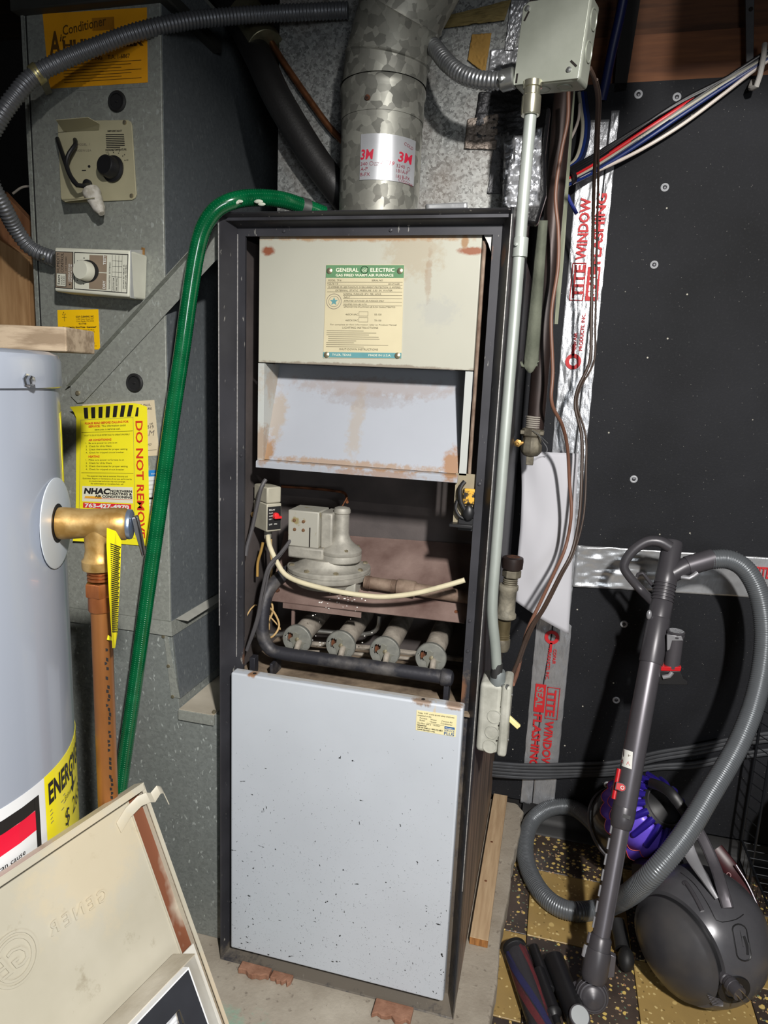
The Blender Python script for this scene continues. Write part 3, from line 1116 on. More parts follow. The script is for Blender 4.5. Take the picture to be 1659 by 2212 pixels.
# rusty gas pipe to the right
a = at(788, 1257, Y=.125)
b = at(1004, 1289, Y=.125)
RP = two('rusty_gas_pipe', C(88, 66, 54), C(146, 128, 112), .3, .7, scale=25, rough=.75, metal=.25, bump=.3)
m = MB()
d_ = (b - a).normalized()
m.cyl(a, a + d_ * .075, .0130, 20)
for k in range(5):
    m.lathe([(.013, -.0007), (.0142, 0), (.013, .0007)], a + d_ * (.004 + .0022 * k), d_, 16, cap=False)
    m.lathe([(.013, -.0007), (.0142, 0), (.013, .0007)], a + d_ * (.058 + .0022 * k), d_, 16, cap=False)
m.lathe([(.0145, 0), (.0168, .002), (.0168, .038), (.0145, .040)], a + d_ * .068, d_, 24)
m.cyl(a + d_ * .10, b + d_ * .05, .0132, 20)
m.build('gas_pipe', RP, FUR)

# pilot relay box on the left
RB = plain('grey_relay_case', C(162, 158, 142), .55, .1, var=.1)
Mx = Matrix.Translation(V((.0605, .1025, .962))) @ Matrix.Rotation(radians(-38), 4, 'Z') @ Matrix.Translation(V((-.0015, 0, 0)))
rel = MB().box((-.036, -.017, 0), (.022, .017, .058), Mx).build('relay_box', RB, FUR, bevel=.002)
MB().box((-.0355, -.0165, .0585), (.0215, .0165, .092), Mx).build('relay_cover', RB, rel, bevel=.003)
MB().box((.0218, -.015, .004), (.0232, .015, .052), Mx).build('relay_label', BLACK, rel, smooth=False)
f = lambda x, y: (Mx @ V((.0233, -.0145 + x, .052 - y)), (Mx.to_3x3() @ XA))
d = Decal(f, .029, .048, lift=.0003)
for i, (s, z) in enumerate((('RELAY', .005), ('PILOT', .0035), ('SAFETY', .0035), ('120 V', .0035))):
    d.text(.002, .008 + .0062 * i, z, s, WHITE_INK)
d.text(.002, .038, .0045, 'OFF   ON', WHITE_INK)
d.build(rel)
p = Mx @ V((.023, .002, .034))
m = MB().lathe([(.006, 0), (.006, .007), (.004, .009), (0, .0095)], p, Mx.to_3x3() @ XA, 14)
m.box((.023, -.004, .028), (.034, .012, .033), Mx)
m.build('red_button', plain('red_knob', C(206, 40, 44), .35), rel, bevel=.0008)
m = MB().lathe([(.008, 0), (.0078, -.018), (.006, -.022), (.0045, -.030)], Mx @ V((-.004, 0, 0)), ZA, 16)
m.build('relay_fitting', VP, rel)
MB().lathe([(.006, 0), (.006, .006), (.004, .008), (0, .008)], Mx @ V((-.028, -.0168, .028)), Mx.to_3x3() @ -YA, 12).build('terminal_screw', BRASS, rel)

# wires and small tubes in the compartment
CRM = plain('cream_cable', C(196, 187, 158), .55)
TANW = plain('tan_wire', C(176, 146, 98), .55)
BLKW = plain('dusty_black_cable', C(70, 68, 70), .6)
COPR = two('old_copper_tube', C(104, 66, 46), C(150, 96, 66), scale=40, rough=.45, metal=.6)
MB().tube(ats([(579, 1158, .10), (582, 1178, .085), (597, 1212, .07), (615, 1240, .060), (650, 1258, .052), (720, 1276, .048), (800, 1288, .048), (850, 1288, .05), (905, 1280, .05), (960, 1266, .05), (1004, 1253, .055)]), .0052, 12).build('cream_cable', CRM, FUR)
m = MB().tube(ats([(608, 1051, .24), (660, 1054, .24), (720, 1060, .22), (745, 1066, .20), (750, 1085, .16)]), .0030, 8, .008)
m.tube(ats([(750, 1074, .16), (738, 1096, .15)]), .0012, 6)
m.build('bleed_tube', COPR, FUR)
m = MB().tube(ats([(574, 1036, .07), (565, 1052, .062), (556, 1090, .062), (545, 1140, .062), (534, 1180, .058), (531, 1200, .056)]), .0042, 8)
m.build('black_cable', BLKW, FUR)
m = MB().tube(ats([(640, 1150, .12), (606, 1195, .075), (580, 1225, .045), (566, 1280, .043), (557, 1330, .043), (545, 1370, .043), (533, 1405, .045)]), .0036, 8)
m.tube(ats([(637, 1160, .125), (604, 1203, .078), (583, 1232, .048), (570, 1290, .043), (555, 1350, .043), (540, 1390, .043)]), .002, 6)
m.build('black_cable', BLKW, FUR)
m = MB().tube(ats([(568, 1172, .10), (564, 1190, .10), (557, 1215, .10), (556, 1245, .10)]), .0030, 8)
m.build('tan_wire', plain('golden_wire', C(176, 140, 76), .4, .4), FUR)
m = MB()
m.tube(ats([(573, 1285, .12), (586, 1300, .11), (588, 1325, .10), (570, 1355, .09), (562, 1372, .09)]), .0022, 8)
m.tube(ats([(572, 1308, .11), (590, 1320, .10), (603, 1350, .10), (590, 1374, .09), (566, 1381, .09)]), .0022, 8)
m.tube(ats([(530, 1335, .10), (545, 1312, .11), (560, 1310, .11), (600, 1350, .11), (605, 1360, .11)]), .0016, 8)
m.tube(ats([(585, 1165, .12), (586, 1260, .14), (580, 1360, .14)]), .0028, 8)
m.build('thermocouple_wire', TANW, FUR)

# limit switch bracket at the right
LB = plain('tan_bracket_plate', C(140, 130, 108), .6, .2)
a = at(985, 1022, Y=.05)
b = at(1024, 1136, Y=.05)
brk = MB().box((a.x, .050, b.z), (.489, .0525, a.z)).build('limit_bracket', LB, FUR, smooth=False)
MB().box((a.x - .004, .030, b.z - .002), (.489, .0525, b.z + .004)).build('bracket_lip', BLACK, brk, bevel=.001)
m = MB()
m.tube(ats([(1004, 1040, .04), (994, 1055, .036), (996, 1085, .036), (1010, 1110, .04)]), .0042, 8)
m.tube(ats([(988, 1080, .044), (984, 1098, .04), (992, 1115, .04), (1006, 1122, .044)]), .003, 8)
m.sphere(at(1012, 1108, Y=.040), .011, 12, (1, .8, 1.4))
m.box((at(996, 1040, Y=.04).x, .042, at(1, 1052, Y=.04).z), (.488, .05, at(1, 1030, Y=.04).z + .0))
m.build('limit_cable', BLACK, brk)
a = at(1001, 1055, Y=.044)
b = at(1021, 1090, Y=.044)
m = MB().box((a.x, .043, b.z), (.488, .0498, a.z))
m.build('limit_switch', two('yellow_black_switch', C(206, 158, 52), C(34, 30, 26), .5, .56, scale=70, rough=.5), brk, bevel=.002)
MB().lathe([(.006, 0), (.0055, .003), (.002, .004), (0, .0035)], at(1003, 1129, Y=.047), -YA, 14).build('ring_terminal', plain('pale_terminal', C(200, 194, 172), .5), brk)
MB().cyl((.473, .06, 1.08), (.473, .06, 1.52), .0035, 8).build('hanging_rod', RP, FUR)
MB().add([(.472, .048, 1.528), (.489, .048, 1.528), (.489, .048, 1.492), (.481, .048, 1.513)], [(0, 3, 2, 1)]).build('corner_tab', plain('pale_tab', C(190, 188, 184), .4, .4), FUR, solid=.001, smooth=False)

# broken brick shims under the front edge
BRK = two('broken_brick', C(124, 86, 66), C(158, 118, 96), .3, .7, scale=40, rough=.9, bump=.6)
random.seed(12)
bl = ['left piece of broken brick wedged under the furnace front', 'middle chip of broken brick under the furnace front', 'right slab of broken brick under the furnace corner']
for k, (x0, x1, y0, y1) in enumerate(((.055, .125, -.030, -.002), (.128, .175, -.028, -.002), (.36, .44, -.045, -.004))):
    b = MB()
    N = 9
    po = []
    for q in range(N):
        po.append((x0 + (x1 - x0) * q / (N - 1), y0 + random.uniform(0, .012), .0005))
    po += [(x1, y1, .0005), (x0, y1, .0005)]
    b.prism(po, (0, 0, .010 + .003 * (k == 0)))
    tag(b.build('brick_fragment', BRK, bevel=.0015, smooth=False), bl[k], 'brick fragment', 'brick fragments under the furnace')

# wood strip lying on the pad
m = MB().box((.5285, .205, .0005), (.571, .798, .0185))
o = m.build('wood_strip', WOOD, bevel=.001, smooth=False)
tag(o, 'pale wood strip lying on the pad beside the furnace', 'board')
END = two('end_grain', C(134, 88, 44), C(166, 114, 62), scale=60, stretch=(3, 1, .3), rough=.9)
MB().box((.5288, .2035, .0008), (.5707, .2049, .0182)).build('end_grain', END, o, smooth=False)
for y in (.40, .56):
    MB().lathe([(.004, 0), (.003, .0006), (0, .0008)], (.545, y, .0184), ZA, 10).build('knot', plain('dark_knot', C(110, 70, 44), .8), o)

# ------------------------------------------------------------------ return air duct on the left
DY = .05
DUCT = thing('return_duct', (-.285, .3, 0), 'tall galvanized return air duct left of the furnace with stickers', 'air duct')
MB().box((-.435, DY, .752), (-.1405, .62, 2.02)).build('upper_duct', GALV, DUCT, bevel=.0015, smooth=False)
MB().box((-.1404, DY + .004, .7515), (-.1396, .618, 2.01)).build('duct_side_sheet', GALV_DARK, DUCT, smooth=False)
# collar seam, slightly wider and sloping out
m = MB()
z0, z1 = .722, .752
for pts in ([(-.437, DY - .002), (-.137, DY - .002), (-.137, .62), (-.437, .62)],):
    vs = [(x, y, z1) for x, y in pts] + [(x + (.004 if x > -.2 else -.004), y - (.004 if y < .1 else 0), z0) for x, y in pts]
    m.add(vs, [(0, 1, 2, 3), (7, 6, 5, 4), (0, 4, 5, 1), (1, 5, 6, 2), (2, 6, 7, 3), (3, 7, 4, 0)])
m.build('collar', GALV, DUCT, smooth=False)
m = MB()
a = [V((-.135, DY + .014, .7535)), V((-.135, .60, .7535)), V((-.118, .60, .744)), V((-.118, DY + .035, .744))]
m.add(a, [(0, 1, 2, 3)])
m.build('drive_cleat', plain('pale_cleat', C(176, 176, 168), .5, .3), DUCT, solid=.002, smooth=False)
# boot: flared transition down to the floor and into the furnace side
m = MB()
m.prism([(-.437, DY, .0005), (-.0015, DY, .0005), (-.0015, DY, .556), (-.122, DY, .556), (-.124, DY, .575), (-.138, DY, .721), (-.437, DY, .721)], (0, .57, 0))
m.build('boot', GALV_LOW, DUCT, bevel=.001, smooth=False)
m = MB()
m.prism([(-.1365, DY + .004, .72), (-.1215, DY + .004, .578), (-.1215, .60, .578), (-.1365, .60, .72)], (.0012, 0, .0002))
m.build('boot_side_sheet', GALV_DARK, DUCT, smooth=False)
CARD = two('dusty_boot_top', C(160, 152, 136), C(196, 188, 172), .3, .7, scale=7, rough=.75)
MB().box((-.1195, DY - .006, .556), (-.036, .60, .5575)).build('boot_top', CARD, DUCT, smooth=False)
MB().box((-.1205, DY - .008, .533), (-.036, DY - .0005, .5565)).build('boot_lip', GALV, DUCT, bevel=.001, smooth=False)
m = MB()
m.prism([at(355, 1373, Y=DY - .001), at(362, 1372, Y=DY - .001), at(389, 1508, Y=DY - .001), at(370, 1505, Y=DY - .001)], (0, -.0012, 0))
m.build('boot_seam', GALV, DUCT, smooth=False)
for px, py in ((354, 1374), (365, 1438), (374, 1504), (463, 1537), (200, 1395)):
    MB().lathe([(.0045, 0), (.004, .003), (0, .0035)], at(px, py, Y=DY), -YA, 10).build('sheet_screw', scm, DUCT)
# left standing seam and cap band
MB().box((-.437, DY - .003, .752), (-.4315, DY, 2.0)).build('standing_seam', GALV, DUCT, smooth=False)
MB().box((-.4275, DY - .0025, .752), (-.4262, DY, 2.0)).build('standing_seam', RUBBER, DUCT, smooth=False)
a = at(52, 28, Y=DY - .01)
MB().box((-.445, DY - .022, a.z), (-.120, DY + .2, a.z + .022)).build('cap_band', plain('dark_cap', C(62, 62, 58), .6, .3), DUCT, bevel=.003)

# amber humidifier label at the top
AMB = plain('amber_label', C(232, 160, 22), .5, var=.06)
d = px_decal(((92, 30), (317, 16), (319, 178), (107, 192)), DY, 225, 165)
lab = d.base(AMB, 'amber_label', DUCT)
BR = plain('brown_ink', C(92, 62, 16), .6, var=0)
d.text(8, 92, 74, 'A', BR, slant=.15, fit=26, bold=.03)
d.text(34, 62, 22, 'ir', BR, slant=.2, bold=.02)
d.text(42, 50, 30, 'Conditioner', BR, slant=.3, fit=98, rot=-10, bold=.01)
d.rect(108, 16, 156, 44, plain('label_picture', C(170, 112, 16), .6, var=.2))
d.text(40, 82, 30, 'HUMIDIFIER', BR, fit=178, bold=.04)
d.text(60, 108, 13, 'PAT. PENDING    T.A. 1-6867', BR, fit=128, bold=.02)
for i in range(7):
    d.rect(36, 114 + i * 6.5, 212 - (i % 3) * 22, 115.4 + i * 6.5, BR)
d.build(lab)
d = px_decal(((86, 193), (320, 179), (320, 188), (88, 200)), DY, 234, 10)
d.base(GALV, 'label_rail', DUCT)

# humidifier heater plate with dial, hood and cord
BEI = plain('beige_plate', C(176, 170, 140), .45, .1, var=.06)
c4 = [at(x, y, Y=DY - .001) for x, y in ((126, 262), (286, 260), (297, 432), (134, 440))]
m = MB()
f = quad_map(*c4, 160, 178)
rr = [(8, 0), (152, 0), (158, 4), (160, 12), (160, 166), (157, 174), (150, 178), (12, 178), (4, 174), (0, 166), (0, 10), (3, 3)]
m.prism([f(x, y)[0] for x, y in rr], (0, -.003, 0))
plate = m.build('control_plate', BEI, DUCT, bevel=.001, smooth=False)
d = Decal(lambda x, y: (f(x, y)[0] - YA * .003, -YA), 160, 178)
d.text(124, 26, 5.5, 'IMPORTANT', INK, align='C', bold=.02)
for i in range(8):
    d.rect(104, 31 + i * 4, 143 - (i == 7) * 10, 33 + i * 4, INK)
d.text(124, 67, 5.5, 'INCREASE TEMPERATURE', INK, align='C', fit=44, bold=.02)
for k in range(6):
    t = radians(-150 + 28 * k)
    d.disc(120 + 22 * cos(t), 93 + 22 * sin(t), 1.1, INK, 8)
    d.text(120 + 27 * cos(t), 95 + 27 * sin(t), 5, 'OFF LO 2 3 4 HI'.split()[k], INK, align='C')
d.text(42, 54, 6.5, 'MODEL  1', GREY_INK)
d.text(38, 67, 6.5, 'MADE IN U.S.A.', GREY_INK, fit=34)
d.disc(65, 100, 3, INK, 10)
d.rect(49, 107, 58, 109.5, INK)
d.build(plate)
kp = f(116, 108)[0]
MB().lathe([(.0245, .003), (.0245, .006), (.0200, .008), (.0185, .026), (.017, .028), (0, .028)], kp, V((-.12, -1, .08)), 32).build('dial_knob', BLACK, plate)
for x, y in ((146, 6), (151, 169), (20, 20)):
    MB().lathe([(.004, .003), (.0035, .0055), (0, .006)], f(x, y)[0], -YA, 12).build('screw', scm, plate)
# hood: folded tongue bent out from the plate
m = MB()
a, b, c, e = f(0, 1)[0], f(96, 12)[0], f(96, 60)[0], f(6, 30)[0]
q0, q1, q2 = at(121, 260, Y=DY - .045), at(190, 254, Y=DY - .045), at(215, 268, Y=DY - .02)
m.add([f(14, 24)[0] + V((0, -.004, 0)), f(90, 22)[0] + V((0, -.004, 0)), q2, q1, q0], [(0, 1, 2), (0, 2, 3), (0, 3, 4)])
m.build('hood', BEI, plate, solid=.0012, smooth=False)
m = MB()
m.add([f(0, 170)[0] + V((0, -.002, 0)), f(70, 172)[0] + V((0, -.002, 0)), at(205, 428, Y=DY - .05), at(140, 436, Y=DY - .045)], [(0, 1, 2, 3)])
m.build('lower_tongue', BEI, plate, solid=.0012, smooth=False)
m = MB()
m.tube([at(124, 300, Y=.045), at(130, 318, Y=.03), at(141, 350, Y=.015), at(152, 380, Y=.01), at(166, 400, Y=.008), at(183, 402, Y=.02), at(191, 398, Y=.04)], .0042, 10, .008)
m.tube([at(162, 302, Y=.045), at(163, 312, Y=.03), at(150, 330, Y=.02), at(144, 350, Y=.015), at(150, 376, Y=.01), at(168, 401, Y=.008)], .0040, 10, .008)
m.lathe([(.009, 0), (.009, .006), (.005, .008)], at(191, 399, Y=DY - .004), -YA, 14)
m.build('power_cord', BLACK, plate)
PLAS = two('cracked_white_plaster', C(168, 162, 148), C(204, 200, 190), scale=60, rough=.8, bump=.5)
m = MB()
a, b = at(198, 416, Y=.02), at(222, 466, Y=.012)
m.lathe([(.0165, -.004), (.017, .004), (.0150, .008), (.0145, .016), (.0125, .026), (.0115, .036), (.007, .044), (.006, .048), (0, .0485)], a, b - a, 16)
m.build('cracked_plug', PLAS, plate)

# rubber grommets
for px, py, l in ((254, 220, 0), (292, 827, 1)):
    MB().lathe([(.0185, 0), (.019, .003), (.0165, .006), (.013, .0055), (.0125, .003), (.003, .003), (.002, .005), (0, .005)], at(px, py, Y=DY), -YA, 28).build('grommet', RUBBER, DUCT)

# humidity control box
HB = plain('ivory_control_case', C(212, 212, 196), .45, var=.05)
fl_ = [at(x, y, Y=-.008) for x, y in ((117, 534), (281, 540), (278, 642), (117, 629))]
m = MB()
m.prism(fl_, (0, DY - .0005 + .008, 0))
hb = m.build('humidity_control', HB, DUCT, bevel=.004, seg=3)
d = Decal(quad_map(*fl_, 164, 100), 164, 100)
TAN = plain('taupe_panel', C(138, 122, 104), .5, var=.04)
d.rect(3, 9, 43, 92, INK)
d.rect(4.5, 10.5, 41.5, 90.5, TAN, 1.4)
d.frame(45, 9, 161, 92, 1.6, INK)
d.text(13, 56, 9.5, 'HUMIDITY', INK, rot=-90, fit=44, k=2)
d.text(22, 56, 9.5, 'CONTROL', INK, rot=-90, fit=44, k=2)
d.text(29, 52, 4.5, '357 93082', INK, rot=-90, fit=32, k=2)
d.rect(6, 58, 28, 88, INK, 2)
d.rect(7, 59, 27, 87, HB, 2.6)
d.text(14, 84, 7, 'Sears', INK, rot=-90, fit=22, k=3.2, bold=.02)
d.text(20, 84, 5, 'SOLID', INK, rot=-90, fit=20, k=3.2)
d.text(25.5, 84, 5, 'STATE', INK, rot=-90, fit=20, k=3.2)
d.text(36, 76, 5, 'OPERATING', WHITE_INK, rot=-90, fit=40, k=2)
d.text(41, 76, 5, 'INDICATOR', WHITE_INK, rot=-90, fit=40, k=2)
d.disc(36, 82, 1.6, INK, 10, 2)
d.rect(78, 14, 116, 50, TAN)
d.rect(78, 52, 116, 88, TAN)
d.text(114, 34, 8, 'TEST', WHITE_INK, rot=-90, fit=20, k=2, bold=.02)
d.text(114, 86, 8, 'DRY', WHITE_INK, rot=-90, fit=18, k=2, bold=.02)
d.disc(74, 50, 25, INK, 36, 1.6)
for k in range(6):
    t = radians(100 + 32 * k)
    d.disc(72 + 29 * cos(t), 50 + 29 * sin(t), 1.2, INK, 8, 2)
d.text(124, 86, 4.4, 'SUGGESTED SETTINGS', INK, rot=-90, fit=58)
for x in (127, 134, 141, 148):
    d.rect(x, 12, x + .6, 90, INK)
for y in (24, 36, 48, 58):
    d.rect(127, y, 148, y + .6, INK)
d.text(132.5, 88, 4, 'OUTDOOR TEMP', INK, rot=-90, fit=27)
d.text(139.5, 88, 4, 'DIAL SETTING', INK, rot=-90, fit=27)
d.text(154, 82, 4, 'DO NOT SET ABOVE 35', INK, rot=-90, fit=50)
d.text(158.5, 82, 4, 'EXCEPT FOR TESTING', INK, rot=-90, fit=50)
d.build(hb)
kp = quad_map(*fl_, 164, 100)(74, 51)[0]
MB().lathe([(.0185, .001), (.0180, .017), (.0165, .0195), (0, .0195)], kp, V((-.1, -1, .04)), 36).build('dial_knob', HB, hb)
m = MB().prism([at(281, 540, Y=-.0075), at(281, 643, Y=-.0075), at(305, 648, Y=DY - .003), at(307, 540, Y=DY - .003)], (.001, 0, 0))
m.build('end_cover', plain('greyed_end_cover', C(196, 198, 196), .5), hb, smooth=False)
m = MB().prism([at(306, 534, Y=DY - .002), at(313, 536, Y=DY - .002), at(312, 600, Y=DY - .002), at(305, 600, Y=DY - .002)], (0, -.001, 0))
m.build('rust_spot', plain('rust_flake', C(150, 110, 60), .9, var=.4, scale=120), hb, smooth=False)

# yellow service sticker and papers
GLD = plain('golden_sticker', C(246, 196, 10), .5, var=.03)
d = px_decal(((124, 670), (212, 668), (216, 755), (127, 755)), DY, 90, 87)
s1 = d.base(GLD, 'cleaning_sticker', DUCT)
d.text(61, 17, 5, 'G.B.P. CLEANING, INC.', INK, align='C', fit=40, bold=.03)
d.text(61, 22, 4.4, '11955 Yukon Street NW', INK, align='C', fit=38)
d.text(61, 26.5, 4.4, 'Coon Rapids, MN 55433', INK, align='C', fit=38)
d.text(55, 32, 4.4, '421-7768', INK, align='C', bold=.02)
d.text(48, 39.5, 4.8, '"Good Cleaning, Good Prices - Guaranteed"', INK, align='C', fit=74, bold=.03)
d.text(52, 45, 3.6, 'Specializing in Furnaces, Ducts, Fire Places', INK, align='C', fit=56)
d.text(52, 49, 3.6, 'Chimneys, Water Heaters & Air Conditioning', INK, align='C', fit=58)
d.text(48, 63, 4.6, 'Call For Free Estimate - 421-7768', INK, align='C', fit=58, bold=.02)
d.rect(22, 79, 84, 79.6, BR)
d.text(48, 77, 8, 'Rj   12-88', GREY_INK, slant=.3)
d.text(11, 11, 4, 'G   P', INK)
d.text(13.5, 7, 4, 'B', INK)
d.rect(14.8, 9, 15.6, 25, INK)
d.rect(10, 16, 20, 16.8, INK)
d.build(s1)

d = px_decal(((178, 874), (333, 864), (344, 984), (190, 990)), DY, 160, 120)
s2 = d.base(plain('faded_tan_paper', C(204, 190, 160), .7, var=.05), 'service_paper', DUCT)
d.text(152, 12, 7, 'ST. PAUL', INK, align='R', fit=26)
d.text(154, 20, 7, 'AND SUBURBS', INK, align='R', fit=34)
d.text(153, 52, 6, 'call', INK, align='R')
d.text(154, 60, 9, '641-1519', INK, align='R', fit=34)
d.text(152, 76, 17, 'LM', GREY_INK, align='R', slant=.3)
d.text(146, 98, 7, '1957', INK, align='R')
d.rect(110, 107, 156, 107.6, INK)
d.build(s2)
d = px_decal(((300, 1017), (344, 1015), (343, 1150), (300, 1152)), DY, 44, 135)
s3 = d.base(plain('white_paper', C(214, 216, 216), .7, var=.02), 'white_notice', DUCT)
d.rect(0, 0, 44, 13, plain('blue_header', C(46, 130, 200), .5, var=.02))
d.text(40, 9, 6, 'tions.', WHITE_INK, align='R', k=2)
for y in (22, 31, 40, 50):
    d.rect(6, y, 40, y + .8, GREY_INK)
d.rect(2, 58, 42, 62, INK)
for y in (70, 78, 95, 110):
    d.rect(6, y, 40, y + .8, GREY_INK)
d.build(s3)

# big yellow do-not-remove poster, its top edge curling off the duct
pf = quad_map(at(166, 878, Y=DY - .002), at(318, 868, Y=DY - .002), at(325, 1180, Y=DY - .002), at(165, 1166, Y=DY - .002), 155, 305)


def poster(x, y):
    p, n_ = pf(x, y)
    lift = .020 * max(0, 1 - y / 26) ** 1.5 * max(0, 1 - x / 150) + .010 * max(0, (y - 200) / 105) ** 2 * max(0, 1 - x / 90) + .0015
    e = V((0, 0, -.010 * max(0, (x - 118) / 37) ** 2 * max(0, 1 - y / 40)))
    return p + n_ * lift + e, n_


d = Decal(poster, 155, 305, lift=.0007)
_f = d.f
po = d.base(YELLOW, 'service_poster', DUCT, nx=12, ny=24, thick=.0005)
d.f = lambda x, y: _f(x, 30 + (y - 30) * .872 if 30 < y < 262 else y - 29.7 * (1 - (y - 262) / 43) if y >= 262 and x < 126 else y)
RED = plain('red_orange_print', C(206, 58, 34), .5, var=0)
for k in range(8):
    x = 22 + 15.5 * k
    d.poly([(x + 4, 4), (x - 3, 28), (x + 5.5, 28), (x + 12.5, 4)][::1] if x < 125 else [(x + 4, 8), (x - 1, 28), (x + 5.5, 28), (x + 8, 8)], INK)
d.frame(10, 30, 126, 290, .6, GREY_INK)
d.text(68, 42, 7, 'PLEASE READ BEFORE CALLING FOR', RED, align='C', fit=96, bold=.03)
d.text(28, 50, 7, 'SERVICE:', RED, fit=26, bold=.03)
d.text(57, 50, 6.5, 'This information could', INK, fit=52)
d.text(70, 58, 6.5, 'save you a service call.', INK, align='C', fit=56)
d.rect(12, 62, 124, 62.8, INK)
d.text(68, 72, 5, 'WHAT TO DO IF YOUR SYSTEM FAILS TO OPERATE PROPERLY', INK, align='C', fit=100)
d.text(28, 84, 7, 'AIR CONDITIONING', RED, fit=50, bold=.03)
for i, s_ in enumerate(('1.  Be sure power to unit is on', '2.  Check for dirty filters', '3.  Check thermostat for proper setting', '4.  Check for tripped circuit breaker')):
    d.text(22, 91.5 + 8 * i, 5.6, s_, INK)
d.text(28, 126, 7, 'HEATING', RED, fit=24, bold=.03)
for i, s_ in enumerate(('1.  Make sure power to furnace is on', '2.  Check for dirty filters', '3.  Check thermostat for proper setting', '4.  Check for tripped circuit breaker')):
    d.text(22, 134 + 8 * i, 5.6, s_, INK)
d.rect(12, 165, 124, 165.8, INK)
for i, (s_, wd) in enumerate((('This equipment may have an extended Warranty and', 88), ('Guarantee. Repairs or maintenance of any type performed by', 106), ('an unauthorized technician may void coverage.', 78), ('For authorization or immediate help, call:', 70))):
    d.text(68, 175 + 6.5 * i, 5, s_, INK, align='C', fit=wd)
d.rect(14, 200, 122, 240, plain('poster_white', C(224, 222, 200), .5, var=.02))
d.rect(20, 226, 56, 232, plain('poster_orange', C(236, 178, 52), .5, var=.05), 1.3)
d.text(18, 219, 20, 'NHAC', INK, fit=55, bold=.05, slant=.15, k=2)
d.text(75, 213, 8, 'NORTHERN', INK, fit=46, bold=.04, k=2)
d.text(75, 220, 8, 'HEATING &', INK, fit=46, bold=.04, k=2)
d.text(42, 228, 8.5, 'AIR CONDITIONING', INK, fit=79, bold=.04, k=2)
d.rect(18, 230.5, 121, 231.3, RED, 2)
d.rect(16, 243, 118, 257, plain('phone_red', C(214, 44, 54), .5, var=0))
d.text(67, 255, 14, '763-427-4970', WHITE_INK, align='C', fit=94, bold=.04, k=2)
for i, s_ in enumerate(('of your', 's. An', 'possibility', 'of the life')):
    d.text(106, 272 + 5.5 * i, 4.6, s_, INK)
d.f = _f
d.text(131, 38, 21, 'DO NOT REMOVE', RED, rot=90, fit=250, bold=.018)
d.build(po)

# ------------------------------------------------------------------ diagonal brace
a, b = at(166, 852, Y=DY - .005), at(486, 505, Y=DY - .005)
ax = (b - a).normalized()
pv = V((-ax.z, 0, ax.x))
m = MB()
w2 = .0215
m.prism([a - pv * w2 * .6 - ax * .012, a - pv * w2 - ax * .0, b - pv * w2 - ax * .01, b + pv * w2, a + pv * w2 + ax * .0, a + pv * w2 * .3 - ax * .014], (0, .0016, 0))
m.prism([a + pv * w2, a + pv * (w2 + .0015), b + pv * (w2 + .0015), b + pv * w2], (0, -.014, 0))
br_ = m.build('angle_brace', GALV, bevel=.0005, smooth=False)
tag(br_, 'galvanized angle strap running diagonally from duct to furnace', 'brace')
MB().lathe([(.005, 0), (.0045, .003), (.001, .0035), (0, .003)], a + ax * .004 + V((0, -.0002, 0)), -YA, 12).build('brace_screw', scm, br_)

# ------------------------------------------------------------------ boards and studs on the far left
PLY = two('light_plywood', C(150, 112, 72), C(190, 152, 108), .3, .7, scale=6, stretch=(10, 1, 1.2), rough=.75)
PLY2 = two('brown_plywood', C(108, 70, 44), C(142, 98, 64), .3, .7, scale=6, stretch=(10, 1, 1.2), rough=.75)
m = MB().prism([at(-60, 480, Y=.10), at(40, 545, Y=.10), at(62, 560, Y=.10), at(66, 725, Y=.10), at(-60, 725, Y=.10)], (0, .02, 0))
tag(m.build('plywood_sheet', PLY, bevel=.001, smooth=False), 'pale plywood sheet standing behind the water heater', 'board')
m = MB().prism([at(0, 408, Y=.125), at(86, 500, Y=.125), at(93, 740, Y=.125), at(0, 740, Y=.125), at(-60, 740, Y=.125), at(-60, 408, Y=.125)], (0, .02, 0))
tag(m.build('plywood_sheet', PLY2, bevel=.001, smooth=False), 'darker brown plywood sheet beside the left edge of the duct', 'board')
m = MB().prism([at(51, 40, Y=.075), at(63, 40, Y=.075), at(104, 740, Y=.075), at(88, 740, Y=.075)], (0, .35, 0))
tag(m.build('wood_stud', two('rough_stud', C(112, 78, 58), C(144, 108, 84), scale=8, stretch=(6, 6, 1), rough=.85), bevel=.001, smooth=False), 'narrow rough wood stud along the left edge of the duct', 'stud')
m = MB()
m.tube(ats([(28, 418, .16), (50, 404, .16), (82, 402, .16)]), .0025, 8)
tag(m.build('white_cable', plain('white_wire', C(176, 168, 156), .5)), 'short pale cable above the plywood left of the duct', 'cable')

# ------------------------------------------------------------------ flexible grey conduit
FLEXM = plain('grey_flex_steel', C(118, 120, 124), .42, .6, var=.1)


def flex(name, pts, r, pitch, amp, mat, parent=None, n=16):
    return MB().tube(pts, r, n, pitch / 4, rf=lambda L: r + amp * sin(2 * pi * L / pitch)).build(name, mat, parent, sharp=180)


